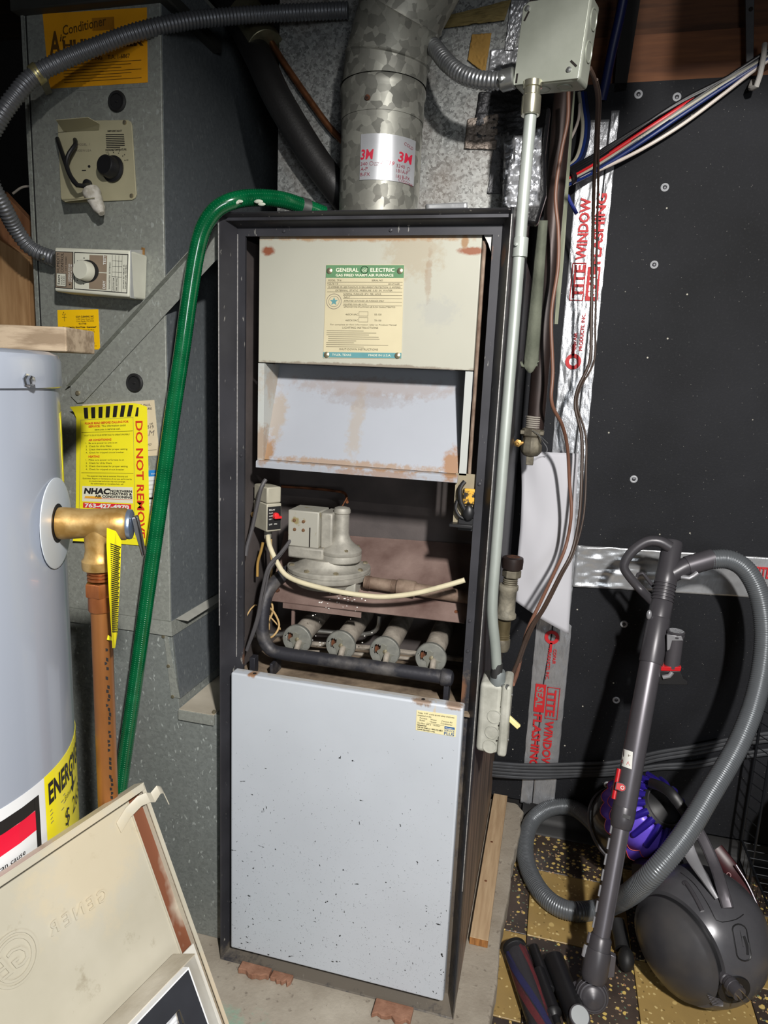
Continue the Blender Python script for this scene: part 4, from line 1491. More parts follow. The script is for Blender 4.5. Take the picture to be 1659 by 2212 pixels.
pts = [at(118, 558, Y=.02), at(88, 548, Y=.012), at(60, 530, Y=.0), at(34, 495, Y=-.02), at(10, 450, Y=-.05), at(-20, 390, Y=-.08), at(-30, 320, Y=-.09), at(0, 255, Y=-.09), at(35, 205, Y=-.08), at(72, 165, Y=-.06), at(130, 133, Y=-.04), at(210, 100, Y=-.01), at(300, 68, Y=.03), at(400, 46, Y=.08), at(490, 36, Y=.13), at(580, 30, Y=.17), at(680, 25, Y=.19), at(752, 22, Y=.20)]
FC = flex('flexible_conduit', pts, .0142, .0068, .0012, FLEXM)
tag(FC, 'long grey ribbed flexible conduit looping over the top of the duct', 'conduit')
m = MB()
a, b = at(96, 552, Y=.018), at(119, 562, Y=.02)
m.cyl(a - (b - a) * .4, b, .0135, 8)
m.lathe([(.006, 0), (.005, .004), (0, .005)], at(92, 555, Y=.002), -YA, 10)
m.build('conduit_connector', ZINC, FC)
# pipe clamp
c0 = at(80, 160, Y=-.055)
tdir = (at(130, 133, Y=-.04) - at(35, 205, Y=-.08)).normalized()
m = MB().lathe([(.0165, -.007), (.0172, -.006), (.0172, .006), (.0165, .007)], c0, tdir, 20)
m.build('clamp_band', plain('yellowed_zinc', C(190, 180, 130), .35, .8), FC)
m = MB().prism([at(84, 172, Y=-.05), at(100, 165, Y=-.05), at(112, 200, Y=.03), at(99, 205, Y=.03)], (0, .0015, 0))
m.build('clamp_ear', plain('dull_zinc', C(140, 134, 108), .4, .7), FC, smooth=False)

# ------------------------------------------------------------------ plenum above the furnace
PLE = thing('supply_plenum', (.262, .45, 1.56), 'spangled galvanized plenum box standing on top of the furnace', 'plenum')
MB().box((.019, .22, 1.5555), (.506, .74, 2.10)).build('plenum_box', GALV_PLEN, PLE, bevel=.001, smooth=False)
random.seed(21)


def patch(corners, mat, name, seed, parent, amp=.004, nu=24, nv=36):
    c = [V(p) for p in corners]

    def f(a, b):
        p = (c[0] * (1 - a) + c[1] * a) * (1 - b) + (c[3] * (1 - a) + c[2] * a) * b
        return p + V((0, -amp * (.25 + abs(noise.noise(V((a * 5, b * 7, seed))) + .5 * noise.noise(V((a * 11, b * 17, seed))))), 0))
    return MB().grid(lambda a, b: f(a, 1 - b), nu, nv).build(name, mat, parent, solid=.0006, sharp=60)


q = lambda L, Y=.2195: [at(x, y, Y=Y) for x, y in L]
FOIL_DK = foil('black_backed_foil', .9, 90, C(66, 66, 68), .42, (1, 1, 1))
FOIL_WARM = foil('warm_crumpled_foil', .9, 120, C(150, 138, 128), .42, (1, 1, 1))
patch(q([(1060, 108), (1140, 100), (1140, 210), (1050, 200)]), FOIL, 'foil_tape', 3, PLE)
patch(q([(1035, 200), (1160, 190), (1150, 290), (1020, 300)], .2185), FOIL_DK, 'foil_tape', 4, PLE, .005)
patch(q([(1010, 258), (1078, 245), (1072, 324), (1003, 322)], .2175), FOIL_WARM, 'foil_tape', 5, PLE)
patch(q([(1070, 290), (1110, 285), (1092, 420), (1053, 418)], .2180), FOIL_OLD, 'foil_tape', 6, PLE)
patch(q([(1104, 0), (1140, 0), (1110, 110), (1090, 110)], .2172), FOIL, 'foil_tape', 7, PLE)
m = patch(q([(920, 441), (1010, 437), (1010, 450), (920, 452)], .2165), FOIL_FLAT, 'foil_tape', 8, PLE, .001, 12, 4)
patch(q([(680, 438), (726, 436), (726, 448), (680, 450)], .2165), FOIL_FLAT, 'foil_tape', 9, PLE, .001, 12, 4)
patch(q([(1090, 310), (1172, 275), (1165, 450), (1085, 450)], .19), FOIL, 'foil_tape', 10, PLE, .02, 16, 30)
patch(q([(1020, 75), (1062, 72), (1048, 160), (1010, 130)], .2165), plain('yellow_insulation', C(150, 116, 56), .9, bump=.8, bscale=90), 'bare_insulation', 11, PLE, .003)
patch(q([(945, 40), (1105, 0), (1090, 45), (960, 62)], .2165), plain('wool_fringe', C(118, 104, 64), .95, bump=.8, bscale=120), 'bare_insulation', 12, PLE, .006)
# black wrap hanging at the right side of the plenum, and a dusty cloth strip
m = MB()
m.prism([at(1150, 225, Y=.30), at(1190, 230, Y=.30), at(1178, 330, Y=.30), at(1180, 420, Y=.30), at(1160, 485, Y=.30), at(1120, 480, Y=.30)], (0, .03, 0))
tag(m.build('black_wrap', plain('crumpled_black_film', C(22, 22, 24), .3, bump=1.0, bscale=40), bevel=.006), 'black plastic wrap hanging beside the plenum behind the conduit', 'plastic wrap')
CLO = two('dusty_green_felt', C(78, 82, 70), C(108, 112, 98), .3, .7, scale=14, rough=.95, bump=.5)
m = MB()
m.grid(lambda a, b: at(1128 + 34 * b + a * (22 + 12 * (1 - b)), 806 - 330 * b - (1 - b) * 26 * (2 * a - 1) ** 2 * (1 if b < .02 else .0), Y=.46 - .012 * sin(a * 3.1)), 10, 22)
tag(m.build('felt_strip', CLO, solid=.006), 'greenish felt strip hanging between conduit and black iron pipe', 'felt strip')

# ------------------------------------------------------------------ flue pipe
FLU = thing('flue_pipe', (.259, .14, 1.556), 'galvanized flue pipe rising from the furnace top with an elbow', 'flue pipe')
fx_, fy_, fr = .259, .142, .0752
zt = at(820, 235, Y=.067).z
zc = at(820, 168, Y=.067).z
MB().lathe([(fr, 1.5555), (fr, zt), (fr + .001, zt), (fr + .001, zt + .003)], (fx_, fy_, 0), ZA, 56, cap=False).build('lower_section', GALV_BIG, FLU)
MB().lathe([(fr + .0012, zt), (fr + .0012, zc - .012), (fr + .003, zc - .006), (fr + .0038, zc), (fr + .003, zc + .006), (fr + .0015, zc + .010)], (fx_, fy_, 0), ZA, 56, cap=False).build('upper_section', GALV_BIG, FLU)
# elbow: gores turning up to the right and towards the room
p0 = V((fx_, fy_, zc + .010))
turn = V((.80, -.52, .55)).normalized()
gor = [(p0, ZA), (p0 + V((.006, -.003, .045)), V((.18, -.12, .97))), (p0 + V((.034, -.022, .115)), V((.48, -.32, .82))), (p0 + V((.095, -.060, .19)), V((.68, -.45, .58))), (p0 + V((.33, -.215, .36)), turn)]
for k in range(len(gor) - 1):
    (a, ta), (b, tb_) = gor[k], gor[k + 1]
    ta, tb_ = ta.normalized(), tb_.normalized()
    m = MB()
    vs = []
    sideu = ZA.cross(V((.8, -.52, 0))).normalized()
    for c_, t_, rr_ in ((a, ta, fr + .004), (a.lerp(b, .05), ta.lerp(tb_, .05).normalized(), fr + .0015), (a.lerp(b, .93), ta.lerp(tb_, .93).normalized(), fr + .0015), (b, tb_, fr + .004)):
        wv = t_.cross(sideu).normalized()
        for q_ in range(48):
            an = 2 * pi * q_ / 48
            vs.append(c_ + sideu * cos(an) * rr_ + wv * sin(an) * rr_)
    fs = [(i * 48 + q_, i * 48 + (q_ + 1) % 48, (i + 1) * 48 + (q_ + 1) % 48, (i + 1) * 48 + q_) for i in range(3) for q_ in range(48)]
    m.add(vs, fs)
    m.build('elbow_gore', GALV_BIG, FLU)
MB().lathe([(.005, 0), (.0045, .003), (0, .0035)], cyl_hit(794, 211, (fx_, fy_), fr + .001), -YA, 12).build('sheet_screw', RUSTM, FLU)
# silver tape with red print round the pipe
TAPE = plain('silver_label_tape', C(196, 198, 202), .32, .55, var=.05, scale=40)
RED2 = plain('crimson_print', C(176, 24, 52), .5, var=0)
c0_ = (fx_, fy_)
pl_ = cyl_hit(779, 340, c0_, fr)
pr_ = cyl_hit(895, 345, c0_, fr)
th0 = atan2(pl_.y - fy_, pl_.x - fx_)
th1 = atan2(pr_.y - fy_, pr_.x - fx_)
zt0, zt1 = cyl_hit(838, 290, c0_, fr).z, cyl_hit(838, 390, c0_, fr).z


def on_flue(x, y):
    t = th0 + (th1 - th0) * x / 132
    n_ = V((cos(t), sin(t), 0))
    return V((fx_, fy_, zt0 + (zt1 - zt0) * y / 100)) + n_ * (fr + .0012), n_


d = Decal(on_flue, 132, 100, lift=.0004)
tp = d.base(TAPE, 'printed_tape', FLU, nx=18, ny=1, thick=.0004)
GREYR = plain('dark_red_print', C(120, 40, 56), .5, var=0)
for x, part in ((0, '3M'), (82, '3M')):
    d.text(x + 1, 55, 30, part, RED2, fit=27 if x == 0 else 36, bold=.025, slant=.12)
d.text(2, 69, 11, '340', GREYR)
d.text(80, 69, 11, '3340', GREYR)
d.ring(26, 65, 4.5, .9, GREYR, 16)
d.text(32, 65, 4.5, 'LISTED', GREYR)
d.text(32, 70, 4.5, 'SUPL.', GREYR)
d.ring(112, 67, 4.5, .9, GREYR, 16)
d.text(2, 80, 11, 'A-P', GREYR)
d.text(80, 80, 11, '181A-P', GREYR)
d.text(2, 92, 11, 'B-FX', GREYR)
d.text(80, 92, 11, '181B-FX', GREYR)
d.text(46, 63, 13, 'JV/19', RED2, slant=.2, rot=8)
d.text(96, 17, 10, 'COLD', GREYR, rot=14)
d.text(86, 101 - 3, 9, 'COLD.WK', GREYR, rot=8)
d.build(tp)

# ------------------------------------------------------------------ refrigerant line, copper line
pts = [at(470, -40, Y=.30), at(520, 50, Y=.25), at(562, 130, Y=.20), at(600, 212, Y=.178), at(655, 305, Y=.178), at(695, 365, Y=.182), at(726, 405, Y=.185), at(752, 440, Y=.20)]
INS = plain('black_foam_sleeve', C(27, 26, 26), .5, bump=.2)
RL = MB().tube(pts, .0285, 24, .02).build('refrigerant_line', INS)
tag(RL, 'thick black foam insulated pipe slanting down behind the flue', 'pipe')
a, b = at(532, 35, Y=.258), at(574, 108, Y=.212)
MB().cyl(a, b, .0385, 28, ch=.001).build('metal_collar', two('bronzed_steel_collar', C(120, 116, 92), C(152, 148, 122), scale=20, rough=.35, metal=.8), RL)
o = MB().tube([at(560, 45, Y=.23), at(600, 115, Y=.207), at(640, 175, Y=.207), at(680, 232, Y=.208), at(712, 275, Y=.209), at(745, 310, Y=.21)], .0065, 12).build('copper_line', two('brown_copper', C(98, 62, 40), C(136, 88, 56), scale=30, rough=.4, metal=.7))
tag(o, 'thin brown copper pipe running beside the black foam pipe', 'pipe')

# ------------------------------------------------------------------ green hose
hp = [at(700, 462, Y=.14), at(655, 446, Y=.11), at(610, 432, Y=.07), at(560, 427, Y=.035), at(510, 432, Y=.0), at(468, 452, Y=-.015), at(440, 492, Y=-.018), at(424, 550, Y=-.018), at(408, 650, Y=-.02), at(393, 760, Y=-.02), at(372, 900, Y=-.02), at(350, 1060, Y=-.02), at(322, 1260, Y=-.02), at(296, 1450, Y=-.02), at(276, 1590, Y=-.02), at(258, 1720, Y=-.02), at(246, 1830, Y=-.02)]
tg = NT('green_vinyl')
GH = tg.done(tg.mix(tg.ramp(tg.noise(30, 4), .3, .7), C(0, 74, 40), C(6, 98, 56)), .18, 0.0, Coat_Weight=.6)
HO = MB().tube(hp, .0147, 20, .006).build('drain_hose', GH)
tag(HO, 'green vinyl drain hose looping over the furnace corner to the floor', 'hose')
# white reinforcing coil showing in the wall of the hose
P_ = spline(hp, .0016)
T_ = [(P_[min(i + 1, len(P_) - 1)] - P_[max(i - 1, 0)]).normalized() for i in range(len(P_))]
u_ = T_[0].orthogonal().normalized()
hel, L_ = [], 0
for i, p in enumerate(P_):
    if i:
        L_ += (P_[i] - P_[i - 1]).length
    u_ = (u_ - T_[i] * u_.dot(T_[i])).normalized()
    w_ = T_[i].cross(u_)
    an = 2 * pi * L_ / .0046
    hel.append(p + (u_ * cos(an) + w_ * sin(an)) * .0139)
GC = plain('pale_green_coil', C(64, 140, 100), .3, var=.1)
# sampled densely enough by stepping the angle
hel = []
tot = sum((P_[i + 1] - P_[i]).length for i in range(len(P_) - 1))
cum = [0]
for i in range(len(P_) - 1):
    cum.append(cum[-1] + (P_[i + 1] - P_[i]).length)
fr_ = []
u_ = T_[0].orthogonal().normalized()
for i in range(len(P_)):
    u_ = (u_ - T_[i] * u_.dot(T_[i])).normalized()
    fr_.append((u_.copy(), T_[i].cross(u_)))
NS = int(tot / .0046 * 12)
j = 0
for k in range(NS):
    L_ = tot * k / NS
    while j < len(cum) - 2 and cum[j + 1] < L_:
        j += 1
    t = (L_ - cum[j]) / max(1e-9, cum[j + 1] - cum[j])
    p = P_[j].lerp(P_[j + 1], t)
    an = 2 * pi * L_ / .0046
    hel.append(p + (fr_[j][0] * cos(an) + fr_[j][1] * sin(an)) * .01420)
MB().tube(hel, .00075, 4, smooth=False).build('reinforcing_coil', GC, HO)
WHT = plain('chalky_residue', C(190, 196, 180), .9, bump=.5)
m = MB()
for px, py, r in ((512, 440, .007), (522, 438, .005), (553, 432, .006), (560, 438, .005)):
    p = at(px, py, Y=-.0)
    m.sphere(p + V((0, -.0095 + (.0 if px < 540 else .02), 0)), r, 10, (1.5, .5, .6))
m.build('chalky_residue', WHT, HO)
MB().cyl(at(648, 444, Y=.105), at(668, 450, Y=.12), .016, 20, ch=.002).build('hose_clamp', ZINC, HO)

# ------------------------------------------------------------------ water heater
HC, HR = (-.238, -.534), .25
WH = thing('water_heater', (HC[0], HC[1], .0), 'large grey water heater cut off by the left edge of the photo', 'water heater')
TK = plain('pale_grey_enamel', C(152, 159, 172), .28, var=.02, scale=4, Coat_Weight=.3)
MB().lathe([(HR - .012, .0005), (HR, .012), (HR, 1.2485)], (HC[0], HC[1], 0), ZA, 128).build('tank', TK, WH)
MB().lathe([(HR + .0015, 1.2485), (HR + .0035, 1.250), (HR + .0035, 1.282), (HR, 1.290), (HR - .010, 1.2945), (0, 1.296)], (HC[0], HC[1], 0), ZA, 128).build('lid', TK, WH)
p = cyl_hit(58, 822, HC, HR + .0035)
nrm = V((p.x - HC[0], p.y - HC[1], 0)).normalized()
MB().lathe([(.0085, 0), (.0085, .0015), (.0062, .002), (.0062, .007), (.0045, .0085), (0, .009)], p, nrm, 6).build('lid_bolt', CHROME, WH)


def th(px, py):
    p = cyl_hit(px, py, HC, HR)
    return atan2(p.y - HC[1], p.x - HC[0]), p.z


def on_tank(t0, ztop, rad=.0004):
    def f(x, y):
        t = t0 + x / HR
        n_ = V((cos(t), sin(t), 0))
        return V((HC[0], HC[1], ztop - y)) + n_ * (HR + rad), n_
    return f


tY, _ = th(96, 1700)
tE, _ = th(172, 1640)
tE += .10
WY = (tE - tY) * HR
YL = plain('energy_yellow', C(250, 236, 24), .35, var=.02)
d = Decal(on_tank(tY, .746), WY, .30)
el = d.base(YL, 'energy_label', WH, nx=24, ny=1, thick=.0002)
d.text(.006, .043, .042, 'ENERGYGUIDE', INK, fit=WY * 1.02, bold=.035)
for i in range(4):
    d.rect(.008, .054 + .006 * i, .05 - .006 * (i % 2), .0555 + .006 * i, GREY_INK)
d.text(.048, .066, .012, 'Estimated Yearly', INK, fit=.055)
d.text(.046, .105, .036, '$ 263', INK, fit=.078)
d.rect(.012, .145, WY - .02, .147, INK, n=8)
d.rect(.012, .136, .0135, .156, INK)
d.text(.014, .166, .008, '$ 250', GREY_INK)
d.text(.06, .158, .008, 'Cost Range of Similar Models', GREY_INK, fit=.06)
d.text(.09, .20, .03, '67', INK)
d.poly([(.078, .046), (.086, .046), (.086, .060), (.092, .060), (.082, .074), (.072, .060), (.078, .060)], INK)
d.build(el)
WW = .36
d = Decal(on_tank(tY - (WW + .001) / HR, .746), WW, .34)
wl = d.base(plain('label_white', C(226, 228, 230), .35, var=.01), 'warning_label', WH, nx=30, ny=1, thick=.0002)
d.rect(.01, .016, WW - .012, .034, INK, n=12)
d.rect(WW - .020, .016, WW - .012, .33, INK)
d.rect(.01, .034, WW - .020, .062, plain('warning_red', C(226, 16, 56), .4, var=0), n=12)
d.text(.05, .056, .022, 'DANGER  HOT WATER', WHITE_INK, fit=.16, bold=.03, k=2)
for i, s_ in enumerate(('Water temperature over 125 F can cause', 'severe burns instantly or death from scalds.', 'Children, disabled and elderly are at highest', 'risk of being scalded.', '', 'See instruction manual before setting', 'temperature at water heater.', '', 'Feel water before bathing or showering.', 'Temperature limiting valves are available.')):
    if s_:
        d.text(WW - .215, .082 + .0165 * i, .0105, s_, INK, fit=min(.19, .0046 * len(s_)), bold=.01)
d.build(wl)
t2, z2 = th(128, 900)
d = Decal(on_tank(t2 + .02, 1.215), .09, .19)
d.base(YL, 'side_strip', WH, nx=8, ny=1, thick=.0002)  # plain yellow strip up the tank near its right edge

# relief valve, discharge pipe and tag
p = cyl_hit(121, 1130, HC, HR)
nrm = V((p.x - HC[0], p.y - HC[1], 0)).normalized()
m = MB().lathe([(.060, .0002), (.060, .0012), (.056, .0020), (.022, .0026)], p, nrm, 48, cap=False)
m.build('escutcheon', plain('clear_white_plate', C(196, 204, 212), .25, var=.02), WH)
MB().lathe([(.026, .0027), (.024, .003), (0, .0032)], p, nrm, 24).build('opening', BLACK, WH)
# valve runs outwards, then the discharge drops straight down
vd = V((.93, .37, 0)).normalized()
b0 = p + nrm * .004
m = MB()
m.lathe([(.021, 0), (.0215, .006), (.0205, .016), (.0195, .03), (.0200, .05), (.0215, .066), (.0215, .084), (.0195, .087)], b0, vd, 32)
vb = m.build('relief_valve', BRASS, WH)
pc = b0 + vd * .049
m = MB().lathe([(.0195, -.062), (.0215, -.062), (.0225, -.058), (.0225, -.050), (.0195, -.046), (.0175, -.036), (.0185, -.012), (.0190, 0)][::-1], pc, ZA, 32)
m.build('outlet_neck', BRASS, vb)
m = MB()
for k in range(3):
    m.lathe([(.0150, -.0022), (.0166, -.001), (.0166, .001), (.0150, .0022)], pc + V((0, 0, -.066 - .0048 * k)), ZA, 24)
m.lathe([(.0188, -.017), (.0200, -.015), (.0200, 0), (.0185, .002)], pc + V((0, 0, -.082)), ZA, 6)
m.lathe([(.0160, -.022), (.0165, -.020), (.0165, 0)], pc + V((0, 0, -.098)), ZA, 24)
COPB = two('bright_copper', C(150, 86, 48), C(194, 124, 76), scale=24, stretch=(1, 1, .3), rough=.36, metal=.75)
m.build('pipe_adapter', COPB, vb)
cp = NT('lacquered_copper')
cpc = cp.mix(cp.ramp(cp.noise(10, 6, (1, 1, .3)), .3, .7), C(134, 84, 44), C(172, 116, 66))
COPT = cp.done(cpc, .4, .55)
m = MB().cyl(pc + V((0, 0, -.118)), V((pc.x, pc.y, .012)), .0138, 28)
dp = m.build('discharge_pipe', COPT, WH)
note(dp, 'brown copper discharge pipe dropping from the relief valve')
random.seed(6)
m = MB()
for k in range(34):
    z = pc.z - .17 - k * .0135
    t = atan2(CAM.y - pc.y, CAM.x - pc.x) + .35 + random.uniform(-.06, .06)
    for q_ in range(random.choice((1, 2))):
        z_ = z - q_ * .006
        tt = t + random.uniform(-.1, .1)
        e = lambda a, zz: V((pc.x + cos(tt + a) * .0140, pc.y + sin(tt + a) * .0140, zz))
        m.add([e(-.12, z_), e(.12, z_ - .002), e(.12, z_ - random.uniform(.004, .009)), e(-.12, z_ - .005)], [(0, 1, 2, 3)])
pr_ = m.build('pipe_printing', INK, dp, smooth=False)
pr_['kind'] = 'stuff'
a = b0 + vd * .087
MB().lathe([(.020, 0), (.0205, .002), (.0195, .005), (.016, .006), (0, .007)], a, vd, 28).build('valve_cap', plain('blued_zinc', C(150, 166, 190), .3, .8), vb)
rv = vd.cross(ZA).normalized()
m = MB()
lv = [a + vd * .006 + ZA * .012 + rv * .004, a + vd * .013 + ZA * .012, a + vd * .017 - ZA * .01, a + vd * .022 - ZA * .042, a + vd * .018 - ZA * .044, a + vd * .010 - ZA * .01]
m.prism([q_ - rv * .006 for q_ in lv], rv * .013)
m.build('test_lever', CHROME, vb, bevel=.002)
# folded yellow warning tag
TG = [(238, 1138, -.035), (262, 1172, -.02), (254, 1290, -.02), (251, 1372, -.02), (246, 1408, -.02), (240, 1408, -.03), (232, 1290, -.035), (226, 1150, -.035)]
ry = pc.y - .03
f = quad_map(at(229, 1148, Y=ry - .02), at(262, 1160, Y=ry + .012), at(253, 1400, Y=ry + .012), at(238, 1400, Y=ry - .02), 36, 250)
m = MB()
m.prism([f(x, y)[0] for x, y in ((2, -8), (22, -8), (36, 8), (36, 130), (34, 215), (24, 250), (12, 250), (2, 130), (0, 30))], (0, .0006, 0))
m.prism([at(233, 1372, Y=ry + .02), at(240, 1376, Y=ry + .02), at(244, 1384, Y=ry + .02), at(231, 1382, Y=ry + .02)], (0, .0005, 0))
tgm = m.build('warning_tag', YL, vb, smooth=False)
d = Decal(f, 36, 250, lift=.0009)
for i in range(44):
    d.rect(8, 22 + 4.4 * i, 34 - (i * 7 % 5), 24 + 4.4 * i, INK)
d.build(tgm)
m = None
# board lying on the heater
WB = two('weathered_stud', C(134, 116, 94), C(174, 156, 132), scale=7, stretch=(1.5, 12, 12), rough=.85, bump=.2)
a, b = at(147, 722, Y=-.36), at(145, 781, Y=-.36)
zt_ = 1.296 + .034
m = MB().prism([V((-.80, -.45, 1.2966)), V((b.x, -.36, 1.2966)), V((b.x, -.36, zt_)), V((-.80, -.45, zt_ + .002))], (-.02, .088, 0))
tag(m.build('wood_board', WB, bevel=.002, smooth=False), 'weathered wood board lying on top of the water heater', 'board')

# ------------------------------------------------------------------ loose furnace door leaning on the heater
A = at(310, 1690, Z=.68)
Bn = at(0, 1895, Z=.68)
e1 = (Bn - A).normalized()
v_ = ray(495, 2212)
t_ = ((A - CAM).dot(e1)) / v_.dot(e1)
e2 = (CAM + v_ * t_ - A).normalized()
nn = e1.cross(e2).normalized()
if nn.dot(CAM - A) < 0:
    nn = -nn
DW, DH = .463, .735


def dq(x, y, z=0):
    return A + e1 * x + e2 * y + nn * z


DOOR = thing('loose_furnace_door', dq(DW / 2, DH, -.02), 'loose cream furnace door seen from inside leaning on the water heater', 'furnace door')
td = NT('stained_cream_enamel')
cdc = td.mix(td.ramp(td.noise(5, 6), .3, .7), C(166, 161, 144), C(186, 181, 166))
cdc = td.mix(td.ramp(td.noise(22, 8, rough=.7), .60, .72, 0, .5), cdc, C(120, 108, 84))
o_ = dq(DW / 2, DH, -.02)
cdc = td.spot(cdc, dq(.10, .05, 0) - o_, (.10, .10, .10), C(196, 182, 152), .5, .7, 20)
cdc = td.spot(cdc, dq(.05, .40, 0) - o_, (.10, .12, .20), C(206, 186, 156), .6, .7, 20)
DCR = td.done(cdc, .42)
DRS = two('rust_streaked_enamel', C(112, 66, 44), C(176, 170, 154), .52, .58, scale=4, stretch=(1, 1, .6), rough=.6)


def dbox(x0, y0, z0, x1, y1, z1):
    m = MB()
    c = [dq(x, y, z) for z in (z0, z1) for x, y in ((x0, y0), (x1, y0), (x1, y1), (x0, y1))]
    fs = [(0, 3, 2, 1), (4, 5, 6, 7), (0, 1, 5, 4), (1, 2, 6, 5), (2, 3, 7, 6), (3, 0, 4, 7)]
    if e1.cross(e2).dot(nn) < 0:
        fs = [f_[::-1] for f_ in fs]
    return m.add(c, fs)


dp_ = dbox(0, 0, -.020, DW, DH, -.0185).build('door_panel', DCR, DOOR, smooth=False)
dbox(.0, 0, -.0185, DW, .0016, .0).build('top_flange', DCR, DOOR, smooth=False)
dbox(.0, .0016, -.0015, DW, .010, .0).build('flange_return', DCR, DOOR, bevel=.0005, smooth=False)
dbox(0, .0016, -.0185, .0016, DH, .0).build('side_flange', DCR, DOOR, smooth=False)
dbox(.0016, .010, -.0015, .006, DH, .0).build('flange_return', DCR, DOOR, smooth=False)
dbox(.0016, .012, -.0184, .022, DH, -.0178).build('rust_strip', DRS, DOOR, smooth=False)
dbox(.0215, .014, -.0185, .0235, DH, -.0165).build('stiffening_rib', DCR, DOOR, smooth=False)
dbox(DW - .0016, .0016, -.0185, DW, DH, .0).build('side_flange', DCR, DOOR, smooth=False)
dbox(.0016, DH - .0016, -.0185, DW - .0016, DH, .0).build('bottom_flange', DCR, DOOR, smooth=False)
# embossed lettering seen from behind
f = lambda x, y: (dq(x, y, -.0184), nn)
d = Decal(f, DW, DH, lift=.0016)
EMB = DCR
def on_plane(px, py, z):
    v = ray(px, py)
    t = (dq(0, 0, z) - CAM).dot(nn) / v.dot(nn)
    return CAM + v * t


gp_ = [on_plane(x_, y_, -.0184) - A for x_, y_ in ((222, 1946), (145, 1998), (36, 2092))]
gx, gy = gp_[0].dot(e1), gp_[0].dot(e2)
gs = (gp_[1].dot(e1) - gx) / 3
sl = (gp_[1].dot(e2) - gy) / 3
for i, ch in enumerate('GENERAL'):
    if i > 4:
        break
    d.text(gx + gs * i, gy + sl * i, .022, ch, EMB, align='C', mirror=False if e1.cross(e2).dot(nn) > 0 else False, k=1)
d.build(DOOR, 'embossed_letter', solid=.0016)
d = Decal(f, DW, DH, lift=.0015)
for r_ in (.030, .024):
    d.ring(gp_[2].dot(e1), gp_[2].dot(e2) - .012, r_, .0028, EMB, 36)
d.text(gp_[2].dot(e1), gp_[2].dot(e2), .034, 'GE', EMB, align='C', slant=.3)
d.build(DOOR, 'embossed_badge', solid=.0015)
# bent spring clip at the corner
m = MB()
cl = [dq(.050, .040, -.016), dq(.030, .029, -.014), dq(.012, .022, -.006), dq(.004, .022, .004), dq(-.006, .027, .001), dq(-.014, .020, .008), dq(-.022, .024, .006), dq(-.027, .046, .003)]
wv = (e2 * .9 - e1 * .1).normalized()
vs, fs = [], []
for k, q_ in enumerate(cl):
    wd = .016 if k < 5 else .014 - .003 * (k - 5)
    vs += [q_ - wv * wd * .5, q_ + wv * wd * .5]
for k in range(len(cl) - 1):
    fs.append((2 * k, 2 * k + 1, 2 * k + 3, 2 * k + 2))
m.add(vs, fs)
m.build('spring_clip', DCR, DOOR, solid=.0014, bevel=.0003)

# metal filter rack and dirty air filter in front of the door
RK = two('grimy_filter_rack', C(142, 132, 112), C(196, 190, 176), .35, .65, scale=8, rough=.65, bump=.2)
fr0 = V(at(378, 2060, D=(A - CAM).dot(FWD) - .07))
# plane parallel to the door: solve the rack corner 4 cm in front of it

c_ = on_plane(378, 2060, .004)
rx = (c_ - A).dot(e1)
ry_ = (c_ - A).dot(e2)
FR = thing('filter_rack', dq(rx + .2, ry_ + .25, 0), 'grimy sheet metal filter rack leaning against the loose cream door', 'filter rack')
RKH = DH - ry_ - .003
dbox(rx, ry_, .001, rx + .40, ry_ + .0016, .044).build('rack_top', RK, FR, smooth=False)
dbox(rx, ry_ + .0016, .001, rx + .0016, ry_ + RKH, .044).build('rack_side', two('pale_rack_side', C(168, 160, 144), C(206, 204, 196), .3, .6, scale=6, rough=.5), FR, smooth=False)
dbox(rx - .034, ry_ + .010, .001, rx, ry_ + RKH, .003).build('rack_flange', bpy.data.materials['pale_rack_side'], FR, smooth=False)
dbox(rx + .0016, ry_ + .0016, .001, rx + .40, ry_ + RKH, .0026).build('rack_back', RK, FR, smooth=False)
fx2 = rx + .005
c2 = on_plane(408, 2089, .055)
fx2, fy2 = (c2 - A).dot(e1), (c2 - A).dot(e2)
AF = thing('air_filter', dq(fx2 + .18, fy2 + .2, .04), 'used air filter with white card frame and dark mesh in the rack', 'air filter')
WC = plain('white_card', C(222, 224, 226), .7, var=.05, scale=60)
AH = max(.12, DH - fy2 - .006)
dbox(fx2, fy2, .030, fx2 + .36, fy2 + .002, .055).build('card_edge', WC, AF, smooth=False)
dbox(fx2, fy2 + .002, .030, fx2 + .002, fy2 + AH, .055).build('card_edge', WC, AF, smooth=False)
KF = plain('dark_filter_frame', C(40, 42, 48), .6)
WF = .030
dbox(fx2 + .002, fy2 + .002, .0535, fx2 + .36, fy2 + .002 + WF, .0548).build('frame_face', KF, AF, smooth=False)
dbox(fx2 + .002, fy2 + .002 + WF, .0535, fx2 + .002 + WF, fy2 + AH, .0548).build('frame_face', KF, AF, smooth=False)
dbox(fx2 + .002 + WF, fy2 + .002 + WF, .040, fx2 + .36, fy2 + AH, .042).build('filter_pleats', two('white_pleats', C(150, 152, 158), C(226, 228, 230), .4, .6, scale=40, stretch=(1, 1, 6), rough=.9), AF, smooth=False)
